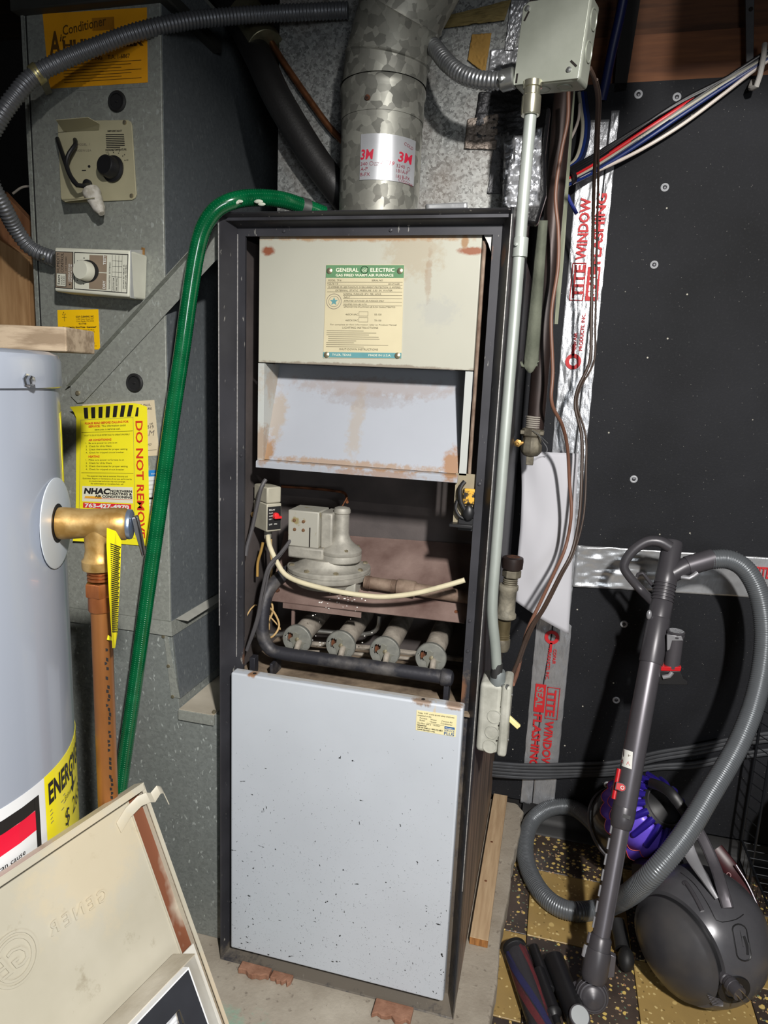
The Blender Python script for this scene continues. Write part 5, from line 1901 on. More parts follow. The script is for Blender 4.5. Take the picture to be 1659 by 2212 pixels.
for k in range(8):
    m = MB()
    x_ = fx2 + .034 + .036 * k
    m.add([dq(x_, fy2 + .034, .0545), dq(x_ + .004, fy2 + .034, .0545), dq(x_ + .004 + .05, fy2 + AH, .0545), dq(x_ + .05, fy2 + AH, .0545)], [(0, 1, 2, 3)])
    m.build('mesh_bar', KF, AF, solid=.001, smooth=False)
    m = MB()
    y_ = fy2 + .05 + .036 * k
    if y_ < fy2 + AH - .01:
        m.add([dq(fx2 + .034, y_, .0546), dq(fx2 + .034, y_ + .004, .0546), dq(fx2 + .36, y_ + .02, .0546), dq(fx2 + .36, y_ + .016, .0546)], [(0, 1, 2, 3)])
        m.build('mesh_bar', KF, AF, solid=.001, smooth=False)

# ------------------------------------------------------------------ electrics at the right of the furnace
EMT = two('painted_conduit', C(150, 158, 152), C(178, 184, 178), .3, .7, scale=20, stretch=(1, 1, .4), rough=.42, metal=.35)
EY = .035
cpts = [at(1148, 225, Y=EY), at(1133, 400, Y=EY), at(1122, 540, Y=EY), at(1110, 700, Y=EY), at(1090, 950, Y=EY), at(1073, 1170, Y=EY), at(1064, 1290, Y=EY), at(1064, 1340, Y=EY), at(1070, 1400, Y=EY + .004), at(1074, 1470, Y=EY + .008)]
CON = MB().tube(cpts, .0100, 20, .01).build('steel_conduit', EMT)
tag(CON, 'painted steel conduit running down the right edge of the furnace', 'conduit')
a = at(1124, 535, Y=EY)
m = MB().lathe([(.0104, -.016), (.0126, -.015), (.0126, .015), (.0104, .016)], a, ZA, 20)
m.lathe([(.003, 0), (.003, .002), (0, .003)], a + V((-.006, -.0115, .003)), V((-.3, -1, 0)), 10)
m.build('coupling', EMT, CON)
a = at(1148, 215, Y=EY)
m = MB().lathe([(.0145, -.024), (.0155, -.022), (.0155, .004), (.013, .006), (.013, .016), (.0155, .017), (.0155, .026)], a, ZA, 20)
m.build('compression_fitting', plain('shiny_fitting', C(190, 188, 168), .25, .85), CON)
m = MB().lathe([(.0105, -.014), (.0108, -.012), (.0108, .012), (.0105, .014)], at(1073, 1447, Y=EY + .007), ZA, 20)
m.build('black_tape_band', plain('black_paint_band', C(40, 40, 40), .6), CON)

# switch box
SB = thing('switch_box', (.555, .06, .66), 'painted metal switch box with three knockouts on furnace side', 'switch box')
BXM = two('dusty_painted_box', C(150, 150, 140), C(188, 188, 178), .3, .7, scale=25, rough=.6, metal=.1, bump=.12)
c4 = [at(x, y, Y=.030) for x, y in ((1049, 1476), (1093, 1482), (1083, 1632), (1034, 1626))]
zt_, zb_ = (c4[0].z + c4[1].z) / 2, (c4[2].z + c4[3].z) / 2
x0, x1 = .5235, .5665
MB().box((x0, .030, zb_), (x1, .10, zt_)).build('box_body', BXM, SB, bevel=.009, seg=4, sharp=70)
MB().box((x1 - .002, .026, zb_ - .001), (x1 + .016, .104, zt_ + .001)).build('cover', BXM, SB, bevel=.006, seg=3, sharp=70)
for px, py in ((1068, 1548), (1063, 1582), (1058, 1612)):
    p = at(px, py, Y=.030)
    m = MB().lathe([(.0138, -.001), (.0136, .0016), (.0122, .0016), (.0118, .0002), (.004, .0004), (0, .0004)], p, -YA, 28)
    m.build('knockout', BXM, SB)
for px, py in ((1078, 1567), (1073, 1600), (1083, 1527)):
    MB().lathe([(.0018, 0), (.0016, .0006)], at(px, py, Y=.0295), -YA, 8).build('pin_hole', hole, SB)
a = at(1073, 1490, Y=.045)
m = MB().lathe([(.0145, -.016), (.0150, -.014), (.0145, .012), (.0125, .016)], V((a.x, .046, zt_ + .006)), ZA, 24)
m.build('connector_hub', plain('grey_connector', C(120, 126, 126), .5, .3), SB)
m = MB().lathe([(.004, 0), (.004, .008), (.006, .009), (.006, .013), (0, .014)], V((a.x + .010, .036, zt_ - .003)), V((.9, -.4, 0)), 12)
m.build('hub_screw', ZINC, SB)
p = at(1101, 1556, Y=.055)
Mx = Matrix.Translation(V((x1 + .016, .062, p.z))) @ Matrix.Rotation(radians(38), 4, 'Y')
MB().box((-.004, -.004, -.005), (.024, .004, .005), Mx).build('toggle', plain('ivory_toggle', C(226, 214, 150), .4), SB, bevel=.0018)
for z in (zt_ - .025, zb_ + .025):
    MB().lathe([(.004, 0), (.003, .002), (0, .0025)], V((x1 + .016, .05, z)), XA, 10).build('cover_screw', ZINC, SB)

# junction box turned a little to the left
jc = at(1190, 92, Y=.03)
JB = thing('junction_box', (jc.x, .05, jc.z), 'square grey steel junction box at the top above the conduit', 'junction box')
M0 = Matrix.Translation(V((jc.x, .03, jc.z))) @ Matrix.Rotation(radians(-17), 4, 'Z') @ Matrix.Rotation(radians(4), 4, 'Y')
GJ = two('grey_steel_box', C(146, 150, 138), C(176, 180, 168), .3, .7, scale=10, rough=.45, metal=.4)
MB().box((-.055, .0, -.0575), (.055, .048, .0625), M0).build('box_body', GJ, JB, bevel=.006, seg=3, sharp=70)
cv = [(-.054, -.0565), (.0535, -.0565), (.0535, .060), (.045, .0625), (-.045, .0625), (-.054, .056)]
cvm = MB().prism([M0 @ V((x, -.0022, z)) for x, z in cv], M0.to_3x3() @ V((0, .0024, 0))).build('cover_plate', GJ, JB, bevel=.0008, smooth=False)
for x, z, r_ in ((-.046, .042, 25), (.043, -.035, -50), (-.049, -.047, 0)):
    Mk = M0 @ Matrix.Translation(V((x, -.0026, z))) @ Matrix.Rotation(radians(r_), 4, 'Y')
    MB().box((-.0016, -.0001, -.007), (.0016, .0002, .007), Mk).build('slot', hole, cvm, smooth=False)
for x, z in ((-.046, .053), (.037, -.043)):
    MB().lathe([(.0045, 0), (.004, .002), (0, .0028)], M0 @ V((x, -.0023, z)), M0.to_3x3() @ -YA, 12).build('screw', ZINC, cvm)
for z, y in ((.035, .024), (-.01, .024)):
    p = M0 @ V((.0552, y, z))
    MB().lathe([(.0155, -.001), (.0155, .0012), (.0135, .0012), (.0130, .0002), (0, .0002)], p, M0.to_3x3() @ XA, 28).build('knockout', GJ, JB)
for x in (-.012, .024):
    p = M0 @ V((x, .024, -.0577))
    MB().lathe([(.0125, -.001), (.0125, .0012), (.011, .0012), (.0105, .0002), (0, .0002)], p, M0.to_3x3() @ -ZA, 28).build('knockout', GJ, JB)
# short flexible conduit between flue and junction box
pts = [at(905, 90, Y=.16), at(935, 100, Y=.12), at(965, 135, Y=.09), at(1000, 162, Y=.07), at(1045, 174, Y=.06), at(1085, 174, Y=.055), at(1104, 172, Y=.052)]
FS = flex('flexible_conduit', pts, .0135, .0068, .0014, plain('bright_flex_steel', C(146, 148, 150), .35, .8))
tag(FS, 'short ribbed steel conduit entering the junction box from the flue side', 'conduit')
a = at(1082, 176, Y=.055)
b = at(1112, 168, Y=.05)
m = MB().cyl(a, b, .0165, 20, ch=.002)
m.lathe([(.0055, 0), (.005, .005), (0, .007)], a + V((.002, -.016, -.002)), -YA, 12)
m.build('conduit_connector', ZINC, FS)

# ------------------------------------------------------------------ black iron gas pipe with shut-off
IP = two('black_iron', C(34, 28, 27), C(64, 50, 46), .3, .7, scale=14, stretch=(1, 1, .3), rough=.45, metal=.4, bump=.1)
GY = .55
p0, p1 = at(1222, 185, Y=GY), at(1155, 905, Y=GY)
xg = (p0.x + p1.x) / 2
GP = thing('iron_gas_pipe', (xg, GY, 1.13), 'black iron gas pipe hanging behind the conduit with a capped valve', 'gas pipe')
zv = at(1152, 935, Y=GY).z
MB().cyl((xg, GY, zv + .01), (xg, GY, 2.10), .0215, 32).build('pipe', IP, GP)
m = MB()
for k in range(6):
    m.lathe([(.0205, -.0025), (.0225, -.001), (.0225, .001), (.0205, .0025)], (xg - .002, GY, zv + .014 + .005 * k), ZA, 24)
m.build('thread_tape', plain('pale_thread_tape', C(150, 144, 134), .8, bump=.4), GP)
OLD = two('weathered_fitting', C(76, 70, 60), C(128, 122, 106), .3, .7, scale=30, rough=.6, metal=.35, bump=.25)
zq = at(1147, 985, Y=GY).z
m = MB()
m.lathe([(.020, zv + .012), (.0265, zv + .010), (.0265, zv - .006), (.022, zv - .010), (.024, zv - .026), (.026, zv - .030), (.026, zq + .012), (.022, zq + .006), (.016, zq)], (xg - .006, GY, 0), ZA, 8)
m.box((xg - .035, GY - .018, zv - .004), (xg + .022, GY + .018, zv + .006))
m.box((xg - .016, GY - .010, zq - .022), (xg + .002, GY + .008, zq + .002))
m.build('valve_body', OLD, GP, bevel=.0015)
p = at(1119, 957, Y=GY - .01)
m = MB().lathe([(.0095, 0), (.0095, .005), (.006, .006), (.006, .010), (.003, .0105), (0, .009)], p, -YA, 6)
m.cyl(p + V((0, .004, 0)), p + V((.03, .004, .002)), .005, 10)
m.build('brass_plug', BRASS, GP)
m = MB()
m.tube(ats([(1160, 935, GY - .03), (1174, 955, GY - .02), (1182, 970, .62), (1177, 989, .694)]), .0009, 6)
m.tube(ats([(1150, 930, GY - .03), (1165, 940, GY - .03), (1184, 958, GY - .03)]), .0008, 6)
m.build('tie_wire', ZINC, GP)
# white paper tag wired below the valve
PAP = plain('blank_paper', C(196, 196, 202), .8, var=.02, scale=5)
pc4 = [at(1124, 972, Y=.70), at(1250, 980, Y=.70), at(1228, 1370, Y=.70), at(1118, 1300, Y=.70)]


def paper(a, b):
    p = (pc4[0] * (1 - a) + pc4[1] * a) * (1 - b) + (pc4[3] * (1 - a) + pc4[2] * a) * b
    return p + V((.006 * sin(b * 5) * (1 - a), -.012 * sin(a * 3.14) - .006 * noise.noise(V((a * 3, b * 4, 2))), .02 * (1 - abs(2 * a - 1)) * b * 0))


o = MB().grid(lambda a, b: paper(a, 1 - b), 16, 40).build('paper_tag', PAP, solid=.0005, sharp=60)
tag(o, 'large blank white paper tag hanging below the capped gas valve', 'paper tag')
MB().lathe([(.0065, 0), (.0065, .001), (.0035, .0012), (.0032, .0002)], at(1177, 989, Y=.692), -YA, 16, cap=False).build('eyelet', ZINC, o)

# stack of gas fittings beside the furnace
SY = .42
xs = at(1095, 1300, Y=SY).x
T = lambda py: at(1095, py, Y=SY).z
GF = thing('gas_fitting_stack', (xs, SY, T(1405)), 'vertical stack of old pipe fittings standing beyond the switch box', 'pipe fitting')
m = MB()
m.lathe([(.018, T(1201)), (.0245, T(1203)), (.0255, T(1210)), (.0245, T(1226)), (.021, T(1228)), (.0205, T(1229))][::1], (xs + .006, SY, 0), ZA, 32)
m.build('open_bushing', IP, GF)
MB().lathe([(.016, T(1202)), (.0162, T(1201) + .0004)], (xs + .006, SY, 0), ZA, 24).build('bore', RUSTM, GF)
m = MB().lathe([(.0205, T(1229)), (.0225, T(1231)), (.0225, T(1244)), (.020, T(1246))], (xs + .006, SY, 0), ZA, 6)
m.build('hex_nut', OLD, GF, bevel=.001)
m = MB()
for k in range(5):
    z = T(1250 + k * 4)
    m.lathe([(.0165, z - .002), (.0178, z), (.0165, z + .002)], (xs + .004, SY, 0), ZA, 24)
m.build('thread', OLD, GF)
m = MB().lathe([(.020, T(1262)), (.0245, T(1264)), (.0245, T(1272)), (.0215, T(1276)), (.0205, T(1300)), (.0215, T(1322)), (.0245, T(1326)), (.0245, T(1333)), (.020, T(1336))], (xs, SY, 0), ZA, 32)
m.build('coupling', two('light_cast_fitting', C(112, 108, 96), C(152, 146, 130), scale=30, rough=.6, metal=.3, bump=.3), GF)
note(GF.children[-1], 'lighter ribbed coupling in the middle of the stack')
m = MB().cyl((xs - .003, SY, T(1340)), (xs - .004, SY, T(1385)), .0165, 24)
for k in range(3):
    m.lathe([(.0165, -.0015), (.018, 0), (.0165, .0015)], (xs - .004, SY, T(1372 + k * 4)), ZA, 24)
m.build('nipple', two('brassy_nipple', C(96, 86, 62), C(134, 122, 92), scale=20, rough=.5, metal=.5), GF)
m = MB().lathe([(.019, T(1380)), (.0205, T(1382)), (.0205, T(1398)), (.017, T(1406)), (.008, T(1409)), (0, T(1410))], (xs - .005, SY, 0), ZA, 28)
m.build('end_cap', OLD, GF)

# ------------------------------------------------------------------ cords
LBR = plain('light_brown_cord', C(120, 84, 68), .5)
DBR = plain('dark_brown_cord', C(66, 52, 44), .5)
c1 = MB().tube(ats([(1228, 196, .45), (1226, 260, .45), (1212, 330, .45), (1200, 420, .45), (1206, 500, .45), (1205, 580, .45), (1191, 680, .45), (1194, 800, .45), (1192, 870, .45), (1215, 920, .5), (1226, 970, .55), (1230, 1040, .58), (1234, 1110, .58), (1222, 1180, .58), (1196, 1240, .52), (1168, 1300, .42), (1140, 1360, .33), (1127, 1410, .25), (1118, 1450, .15), (1108, 1478, .08)]), .0042, 10).build('brown_cord', LBR)
tag(c1, 'light brown lamp cord hanging in front of the iron pipe', 'cord')
m = MB()
wp = [(1274, 148, .09), (1284, 172, .12), (1291, 215, .2), (1288, 300, .35), (1283, 400, .5), (1281, 480, .58), (1279, 600, .62), (1277, 700, .62), (1274, 780, .62), (1248, 840, .62), (1243, 880, .62), (1256, 940, .60), (1257, 1010, .58), (1252, 1110, .56), (1236, 1190, .54), (1208, 1245, .5), (1175, 1310, .42), (1150, 1350, .33), (1132, 1390, .26), (1118, 1430, .16), (1098, 1476, .075)]
c2 = MB().tube(ats(wp), .0040, 10).build('brown_cord', DBR)
tag(c2, 'dark brown lamp cord running from the junction box down the wall tape', 'cord')
c2b = MB().tube(ats([(x + 9 if 1250 < x and y > 300 and y < 1120 else x + 5, y, z + .004) for x, y, z in wp[1:-1]]), .0026, 8).build('cord_strand', DBR, c2)

# pale wood lath beside the pipe
m = MB().prism([at(1228, 188, Y=.62), at(1243, 186, Y=.62), at(1218, 560, Y=.62), at(1205, 700, Y=.62), at(1198, 700, Y=.62)], (0, .01, 0))
tag(m.build('wood_lath', two('grey_green_lath', C(112, 116, 98), C(146, 150, 130), scale=8, stretch=(8, 8, 1), rough=.85), smooth=False), 'thin grey green lath standing right of the iron pipe', 'lath')

# coloured cables crossing the wall to the staple
CW = {}
for nm, c in (('black', C(24, 24, 27)), ('red', C(196, 30, 36)), ('grey', C(168, 164, 148)), ('blue', C(24, 44, 104)), ('white', C(214, 202, 192)), ('navy', C(28, 36, 64))):
    CW[nm] = plain(nm + '_jacket', c, .4, var=.06)
lab_ = {'black': 'black cable in the bundle crossing the wall to the right', 'red': 'red cable in the bundle crossing the wall', 'grey': 'grey cable just below the red cable on the wall', 'blue': 'blue cable along the bottom of the wall bundle', 'white': 'white cable sagging below the wall bundle', 'navy': 'navy cable woven through the wall bundle'}
st_ = [('black', -12, 0, 0, .0042), ('black', -6, -5, 0, .0042), ('black', 0, -9, 2, .0046), ('red', 7, 0, 4, .0052), ('black', 3, 6, -6, .0046), ('grey', 13, 6, 6, .0050), ('navy', 17, 4, 8, .0048), ('blue', 21, 12, 12, .0050), ('white', 15, 36, 16, .0045)]
KB = ['topmost black cable of the bundle crossing the wall', 'second black cable from the top of the wall bundle', 'third black cable from the top, just above the red one', 'black cable running just under the red cable on the wall']
for nm, o0, om, o1, r_ in st_:
    pts = [(1180, 404 + o0, .60), (1228, 378 + o0, .69), (1290, 343 + o0 + om * .3, .74), (1380, 285 + o0 * .8 + om * .8, .765), (1470, 228 + o0 * .5 + om, .77), (1560, 176 + o1 * .7 + om * .5, .77), (1640, 128 + o1, .765), (1720, 78 + o1, .765), (1900, -40 + o1, .77), (2080, -170 + o1, .77)]
    if nm == 'red':
        pts = pts[:5] + [(1540, 184, .785)]
    c = MB().tube(ats(pts), r_, 10).build(nm + '_cable', CW[nm])
    tag(c, lab_[nm] if nm != 'black' else KB.pop(0), 'cable', 'black cables in the wall bundle' if nm == 'black' else None)
m = MB().lathe([(.012, -.004), (.020, -.004), (.020, .004), (.012, .004)], at(1232, 382, Y=.69), (at(1290, 343, Y=.74) - at(1228, 378, Y=.69)), 16, cap=False)
tag(m.build('cable_tie', CW['black']), 'black cable tie gathering the cables beside the iron pipe', 'cable tie')
m = MB().tube(ats([(1226, 422, .66), (1234, 440, .66), (1246, 462, .66)]), .0045, 8)
tag(m.build('tie_tail', plain('blue_tie', C(34, 48, 130), .4)), 'short blue tie tail pointing down at the tape', 'cable tie')
for k, (nm, dx, l) in enumerate((('blue', 0, 'blue cable looping up from the bundle behind the lath'), ('navy', 6, 'navy cable looping up beside the blue loop'), ('grey', -7, 'grey cable looping up left of the blue loop'))):
    c = MB().tube(ats([(1226 + dx, 366, .71), (1250 + dx, 345, .73), (1262 + dx, 310, .75), (1266 + dx, 270, .76), (1262 + dx, 235, .77), (1258 + dx, 200, .78)]), .0048, 8).build(nm + '_cable', CW[nm])
    tag(c, l, 'cable')
c = MB().tube(ats([(1222, 318, .72), (1240, 285, .74), (1250, 255, .76), (1252, 225, .77)]), .0036, 8).build('white_cable', CW['white'])
tag(c, 'white cable rising behind the lath near the foil tape top', 'cable')
# staples, blue line and boards at the upper right
m = MB()
m.tube(ats([(1652, 96, .77), (1648, 130, .745), (1641, 165, .74), (1634, 186, .745), (1622, 190, .765), (1626, 176, .79)]), .0062, 10)
tag(m.build('cable_hanger', plain('white_plastic', C(190, 186, 180), .4), bevel=0), 'white plastic hanger holding the cable bundle at the right edge', 'cable hanger')
m = MB().prism([at(1610, -20, Y=.79), at(1630, -20, Y=.79), at(1628, 128, Y=.79), at(1612, 134, Y=.79)], (0, .008, 0))
o = m.build('metal_strap', plain('dull_strap', C(84, 84, 86), .5, .4), bevel=.001)
tag(o, 'dull metal strap hanging down at the upper right corner', 'strap')
MB().lathe([(.005, 0), (.005, .001)], at(1622, 20, Y=.789), -YA, 12).build('strap_hole', hole, o)
m = MB().tube(ats([(1352, -30, .70), (1338, 40, .72), (1322, 110, .74), (1306, 190, .77), (1300, 215, .78)]), .012, 12)
tag(m.build('blue_pipe', plain('dark_blue_pipe', C(20, 32, 84), .45)), 'dark blue pipe coming down from the ceiling above the tape', 'pipe')
m = MB().prism([at(1345, -30, Y=.80), at(1388, -30, Y=.80), at(1352, 196, Y=.80), at(1326, 200, Y=.80)], (0, .02, 0))
tag(m.build('black_board', plain('black_board', C(24, 22, 22), .8), smooth=False), 'black board between blue pipe and amber joist', 'board')
# black cables low on the wall
BC = plain('dusty_black_jacket', C(52, 54, 58), .55, var=.25)
lows = [(1649, 1646, 1604), (1655, 1655, 1612), (1662, 1662, 1620), (1669, 1668, 1640), (1676, 1672, 1648)]
LW = ['topmost', 'second from the top', 'middle', 'fourth from the top', 'lowest']
for a_, b_, c_ in lows:
    c = MB().tube(ats([(1046, a_ - 4, .74), (1080, a_, .755), (1150, a_ + 4, .775), (1240, b_ + 4, .785), (1330, b_, .785), (1420, (b_ + c_) / 2, .785), (1500, c_ + 8, .785), (1580, c_ - 8, .785), (1660, c_ - 20, .785), (1800, c_ - 30, .785), (1960, c_ - 36, .785)]), .0058, 10).build('black_cable', BC)
    tag(c, 'dusty black cable low across the wall, %s of the five' % LW.pop(0), 'cable', 'black cables running low on the wall')

# ------------------------------------------------------------------ vacuum cleaner
VAC = thing('vacuum_cleaner', (1.033, .289, -.06), 'grey ball vacuum cleaner with purple cyclones, ribbed hose and upright wand', 'vacuum cleaner')
tv = NT('charcoal_shell')
SHELL = tv.done(tv.mix(tv.ramp(tv.noise(6, 6), .35, .7), C(76, 76, 80), C(92, 91, 94)), tv.ramp(tv.noise(12, 6), .3, .7, .22, .34), .25)
tv = NT('scuffed_dome')
DOME = tv.done(tv.mix(tv.ramp(tv.noise(9, 6), .4, .75), C(60, 60, 64), C(80, 78, 78)), tv.ramp(tv.noise(14, 6), .3, .7, .28, .42), .2)
WAND = plain('graphite_tube', C(98, 95, 100), .36, .55, var=.05)
WAND_D = plain('graphite_plastic', C(70, 68, 72), .36, .2, var=.05)
SILV = plain('silver_plastic', C(150, 150, 154), .35, .4, var=.05)
HOSE = plain('grey_hose_plastic', C(104, 108, 112), .32, .35, var=.05)
PUR = plain('purple_plastic', C(112, 86, 220), .35, .15, var=.08)
PUR_D = plain('deep_purple_plastic', C(46, 32, 140), .25, .25, var=.06)
REDP = plain('red_plastic', C(190, 26, 34), .35, var=.04)
B0, BR_ = at(1515, 2016, Z=.0815), .141
AX = V((-.72, -.69, -.03)).normalized()


def on_ball(px, py, r=BR_):
    v = ray(px, py).normalized()
    oc = CAM - B0
    b = oc.dot(v)
    dsc = max(0, b * b - oc.dot(oc) + r * r)
    p = CAM + v * (-b - sqrt(dsc))
    return p, (p - B0).normalized()


ang = lambda lo, hi, n, R, dr=0: [((R + dr) * cos(radians(lo + (hi - lo) * k / n)), (R) * sin(radians(lo + (hi - lo) * k / n))) for k in range(n + 1)]
h0 = math.degrees(math.asin(.080 / BR_))
MB().lathe([(0, -BR_)] + ang(-88, h0, 40, BR_)[0:] + [(BR_ * cos(radians(h0)) - .008, .0805)], B0, AX, 72).build('main_shell', SHELL, VAC)
MB().lathe([(.102, .074), (.1080, .078), (.1060, .091), (.100, .093)], B0, AX, 72).build('groove_band', BLACK, VAC)
h1 = math.degrees(math.asin(.090 / BR_))
MB().lathe([(.096, .0885), (BR_ * cos(radians(h1)) - .002, .0895), (BR_ * cos(radians(h1)) - .001, .093), (BR_ * cos(radians(h1)) - .010, .098)] + [(r * .905, .098 + (h - .090) * .80) for r, h in ang(h1 + 2, 90, 26, BR_)], B0, AX, 72).build('side_dome', DOME, VAC)
# dome rings
p, n_ = on_ball(1395, 2035, BR_ - .008)
# moulded oval recess and slot
lp = []
for k in range(25):
    a = 2 * pi * k / 24
    x, y = 20 * cos(a), 44 * sin(a)
    sx = max(-16, min(16, x * 1.3))
    q_, n_ = on_ball(1602 + sx * .95 + y * .16, 2036 + y * .9, BR_)
    lp.append(q_)
MB().tube(lp, .0016, 6, .01, cap=False).build('oval_rim', BLACK, VAC)
m = MB().tube([on_ball(x, y, BR_ - .002)[0] for x, y in ((1597, 2010), (1600, 2025), (1604, 2045))], .0022, 8)
m.tube([on_ball(x, y, BR_ - .001)[0] for x, y in ((1606, 2022), (1612, 2040), (1614, 2062))], .0034, 8)
m.build('oval_grip', BLACK, VAC)
m = MB().tube([on_ball(x, y, BR_ + .0005)[0] for x, y in ((1482, 1908), (1492, 1922), (1506, 1946), (1517, 1968))], .0048, 10)
m.build('cable_button', WAND_D, VAC)
MB().lathe([(.006, -.001), (.006, .002), (.004, .003), (0, .003)], *on_ball(1480, 1908), 16).build('button_pivot', WAND_D, VAC)
seam = [on_ball(x, y, BR_ + .0003)[0] for x, y in ((1470, 1885), (1500, 1910), (1530, 1955), (1547, 1988), (1560, 1992), (1590, 1986), (1606, 1975))]
MB().tube(seam, .0010, 6, .01).build('panel_seam', BLACK, VAC)
for k in range(6):
    m = MB().tube([on_ball(1528 + k * 2, 2150 + k * 4, BR_ + .0002)[0], on_ball(1545 + k * 2, 2156 + k * 3.4, BR_ + .0002)[0], on_ball(1562, 2160 + k * 2.6, BR_ + .0002)[0]], .0011, 6)
    m.build('vent_rib', WAND_D, VAC)
# mains plug parked in the shell
pp, pn = on_ball(1580, 2128, BR_ - .012)
MB().lathe([(.034, .0095), (.033, .0125), (.026, .013), (.020, .0125)], pp, pn, 36, cap=False).build('plug_recess', BLACK, VAC)
a, b = on_ball(1562, 2108, BR_ - .01)[0], at(1598, 2148, Y=on_ball(1590, 2140)[0].y - .035)
dd = (b - a).normalized()
L = (b - a).length
m = MB()
m.lathe([(.008, -.004), (.0135, .0), (.0145, .006), (.0145, .009), (.0125, .011), (.0140, .014), (.0140, .018), (.0155, .020), (.0155, L * .6), (.0145, L * .62), (.0145, L)], a, dd, 20)
pg = m.build('mains_plug', WAND_D, VAC)
sd = dd.cross(ray(1600, 2150).normalized()).normalized()
for s_ in (-1, 1):
    c_ = b + sd * .0062 * s_
    w_ = dd.cross(sd) * .0032
    MB().prism([c_ - w_, c_ + w_, c_ + w_ + dd * .022, c_ - w_ + dd * .022], sd * .0014).build('prong', plain('brass_prong', C(200, 176, 130), .3, .9), pg, smooth=False)

# cyclone pack and bin
HB_ = at(1432, 1742, Y=.50)
UX = (HB_ - at(1312, 1806, Y=.60)).normalized()
UX = (UX + (CAM - HB_).normalized() * .28).normalized()
Ub = UX.orthogonal().normalized()
Uc = UX.cross(Ub)
m = MB().lathe([(.092, -.20), (.100, -.195), (.102, -.19), (.104, -.10), (.100, -.09)], HB_, UX, 56)
tb_ = NT('smoky_clear_bin')
BIN = tb_.done(C(58, 54, 50), .15, 0.0, Transmission_Weight=.35)
m.build('dust_bin', BIN, VAC)
MB().lathe([(.104, -.198), (.107, -.196), (.107, -.188), (.104, -.186)], HB_, UX, 56, cap=False).build('bin_rim', WAND_D, VAC)
MB().lathe([(.070, -.19), (.070, -.10)], HB_, UX, 32).build('bin_core', BLACK, VAC)
# purple skirt with scalloped hem
NC = 16
for kk, (rr_, hh, nm) in enumerate(((.100, -.072, 'cyclone_skirt'), (.108, -.098, 'cyclone_skirt'))):
    m = MB()
    vs, fs = [], []
    n_ = NC * 6
    prof_ = [(.048, -.004 - kk * .02), (.066, -.018 - kk * .022), (.086, -.040 - kk * .024), (rr_, hh)]
    for r_, h_ in prof_:
        for q_ in range(n_):
            a = 2 * pi * q_ / n_
            last = r_ == rr_
            sc = abs(cos(a * NC / 2 + kk * pi / 2))
            R_ = r_ + (.006 * sc if last else .003 * sc)
            vs.append(HB_ + UX * (h_ - (.012 * sc if last else 0)) + (Ub * cos(a) + Uc * sin(a)) * R_)
    for i in range(3):
        for q_ in range(n_):
            fs.append((i * n_ + q_, i * n_ + (q_ + 1) % n_, (i + 1) * n_ + (q_ + 1) % n_, (i + 1) * n_ + q_))
    m.add(vs, [f_[::-1] for f_ in fs])
    sk = m.build(nm, PUR, VAC, solid=.0012, sharp=60)
    MB().tube(vs[-n_:] + [vs[-n_]], .0010, 5, smooth=False, cap=False).build('red_hem', plain('orange_red_edge', C(206, 84, 74), .4, var=0), sk)
c0_ = None
for k in range(NC):
    a = 2 * pi * k / NC + pi / NC
    dr = Ub * cos(a) + Uc * sin(a)
    m = MB().tube([HB_ + dr * .050 + UX * .004, HB_ + dr * .068 - UX * .010, HB_ + dr * .094 - UX * .042], .0088, 12, .01, rf=lambda L: .0092 - L * .03)
    m.sphere(HB_ + dr * .094 - UX * .042, .0074, 12)
    m.build('cyclone_cone', PUR_D, VAC)
MB().lathe([(.0, .003), (.046, .002), (.056, -.002), (.0565, .006), (.049, .012), (.046, .012), (.044, .006), (.034, .010), (.018, .018), (0, .021)][1:], HB_, UX, 48).build('cyclone_hub', BLACK, VAC)
MB().lathe([(.048, .0115), (.049, .0128), (.046, .0128), (.045, .0115)], HB_, UX, 48, cap=False).build('hub_ring', WAND_D, VAC)
# carry handle over the cyclone and the two arms down to the ball
m = MB()
hp_ = [at(1408, 1692, Y=.50), at(1430, 1700, Y=.46), at(1452, 1716, Y=.43), at(1478, 1752, Y=.41), on_ball(1514, 1804, BR_ + .07)[0], on_ball(1544, 1870, BR_ + .025)[0], on_ball(1560, 1920, BR_ + .012)[0], on_ball(1572, 1962, BR_ + .002)[0]]
P_ = spline(hp_, .01)
T_ = [(P_[min(i + 1, len(P_) - 1)] - P_[max(i - 1, 0)]).normalized() for i in range(len(P_))]


def flat_bar(P_, w, t_, wf=None):
    m = MB()
    vs, fs = [], []
    N = 12
    for i, p in enumerate(P_):
        T = (P_[min(i + 1, len(P_) - 1)] - P_[max(i - 1, 0)]).normalized()
        s_ = T.cross(p - CAM).normalized()
        d_ = T.cross(s_).normalized()
        ww = w * (wf(i / (len(P_) - 1)) if wf else 1)
        for k in range(N):
            a = 2 * pi * k / N
            vs.append(p + s_ * ww * (abs(cos(a)) ** .6) * (1 if cos(a) > 0 else -1) + d_ * t_ * (abs(sin(a)) ** .6) * (1 if sin(a) > 0 else -1))
    for i in range(len(P_) - 1):
        for k in range(N):
            j = (k + 1) % N
            fs.append((i * N + k, i * N + j, (i + 1) * N + j, (i + 1) * N + k))
    fs.append(list(range(N))[::-1])
    fs.append([(len(P_) - 1) * N + k for k in range(N)])
    return m.add(vs, fs)


